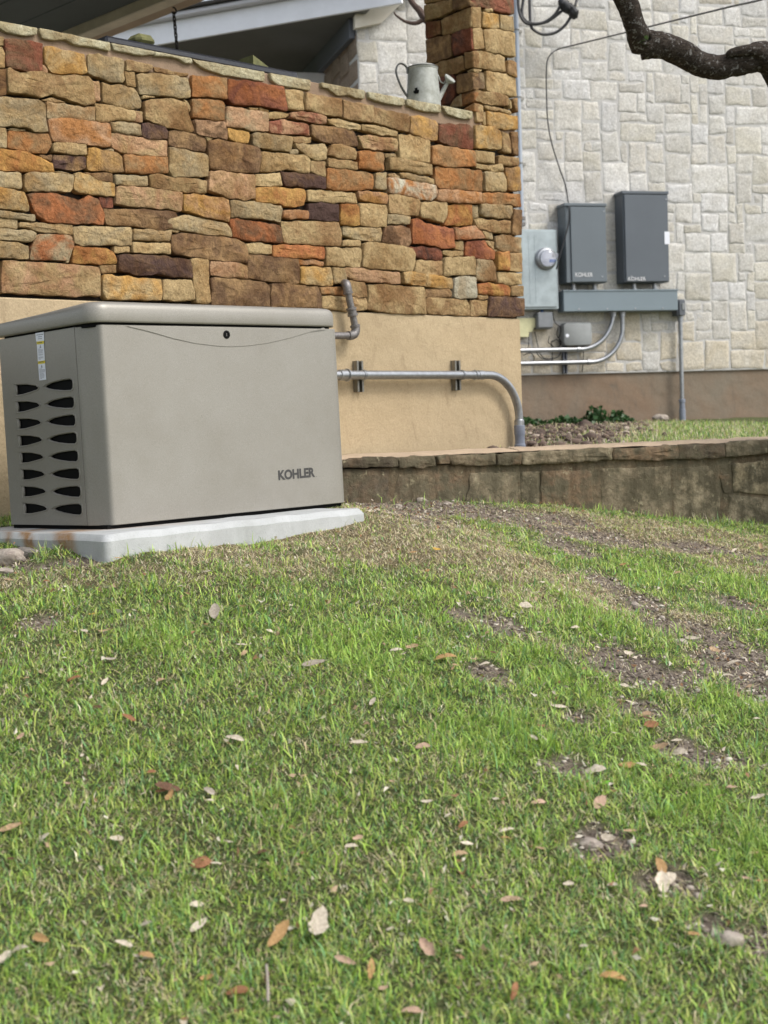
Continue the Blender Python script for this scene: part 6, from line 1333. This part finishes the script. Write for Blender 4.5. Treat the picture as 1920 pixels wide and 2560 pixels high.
for i, a in enumerate(SMALL.split(';')):
    x, y, ln, ang, c = a.split(','); x, y = float(x), float(y)
    rx, ry, ref = min(REFS, key=lambda q: (q[0] - x) ** 2 + (q[1] - y) ** 2); dx, dy = x - rx, y - ry
    dirn = ('above ' if dy < -abs(dx) * .45 else 'below ' if dy > abs(dx) * .45 else '') ; side = 'left' if dx < -abs(dy) * .45 else 'right' if dx > abs(dy) * .45 else ''
    where = (dirn + (('and ' if dirn and side else '') + (side + ' of ' if side else ''))).replace('above and', 'up and').replace('below and', 'down and'); dist = 'just ' if math.hypot(dx, dy) < 70 else '' if math.hypot(dx, dy) < 140 else 'well '
    lab = f'small {NAMES[c]} leaf {dist}{where}the {ref}'
    lab = lab.replace('orange tan leaf in the lower left', 'orange tan lower left leaf')
    if lab in USED: lab = lab.replace('small', 'second small')
    if lab in USED: lab = lab.replace('second small', 'third small')
    if len(lab.split()) > 16: lab = lab.replace('tan half of a folded leaf', 'tan half folded leaf')
    if len(lab.split()) > 16: lab = lab.replace(' dead leaf', ' leaf').replace('orange tan lower left leaf', 'lower left orange leaf').replace('large ', '').replace('gravelly ', '')
    USED.add(lab); place_leaf(i + 100, x, y, float(ln), float(ang), c, lab, False)
p = hit(671, 2500); mb = MB(); mb.tube(smooth_path([p + np.array([.002, -.03, .01]), p + np.array([0, 0, .03]), p + np.array([-.003, .02, .055])], 4), .0028, 6, True, .2); o = mb.build('dry_twig', simple('grey_twig', (.30, .26, .22), .9)); tag(o, 'short grey twig standing in the grass at the bottom centre', 'twig')

# ------------------------------------------------------------------ IVY AT THE PLINTH
for (x0, x1, y0, y1, nl_, lab) in ((1308, 1448, 1036, 1062, 420, 'low dark ivy clump spreading along the plinth beside the sandstone corner'), (1462, 1512, 1002, 1058, 300, 'taller dark ivy clump in the middle of the three on the plinth'), (1512, 1576, 1014, 1052, 260, 'dark green ivy clump furthest right on the plinth')):
    base = FAR.P(FAR.uz((x0 + x1) / 2, y1, .2)[0], .2, 0); base[2] = upper_z(base[0], base[1]); H_scale = .6; iv = empty('ivy_plant', base, lab, 'ivy', 'ivy clumps at the foot of the plinth')
    mb = MB(); st_ = MB(); ua = FAR.uz(x0, 1040, .15)[0]; ub9 = FAR.uz(x1, 1040, .15)[0]; H = (y1 - y0) / F_PX * 12.4 * .85
    for i in range(nl_):
        t = rng.random(); env = .35 + .65 * abs(math.sin(t * 5.1 + x0)) if x1 - x0 > 100 else (1 - abs(2 * t - 1) ** 1.5); u = ua + (ub9 - ua) * t; v = rng.uniform(.04, .30); z = upper_z(*FAR.P(u, v, 0)[:2]) + H * env * rng.random() ** 1.2
        p = FAR.P(u, v, z); q1, q2 = rng.normal(size=3), rng.normal(size=3); q1 /= np.linalg.norm(q1); q2 -= q1 * (q1 @ q2); q2 /= np.linalg.norm(q2); r = rng.uniform(.012, .026)
        mb.add([p - q1 * r, p - q1 * r * .2 + q2 * r * .9, p + q1 * r * 1.2, p - q1 * r * .2 - q2 * r * .9], [(0, 1, 2, 3)])
        if i % 14 == 0: st_.tube([[p[0], p[1], upper_z(p[0], p[1]) - .01], p], .003, 4)
    mb.build('leaves', M_IVY, iv, smooth=0); st_.build('stem', M_BARK, iv)
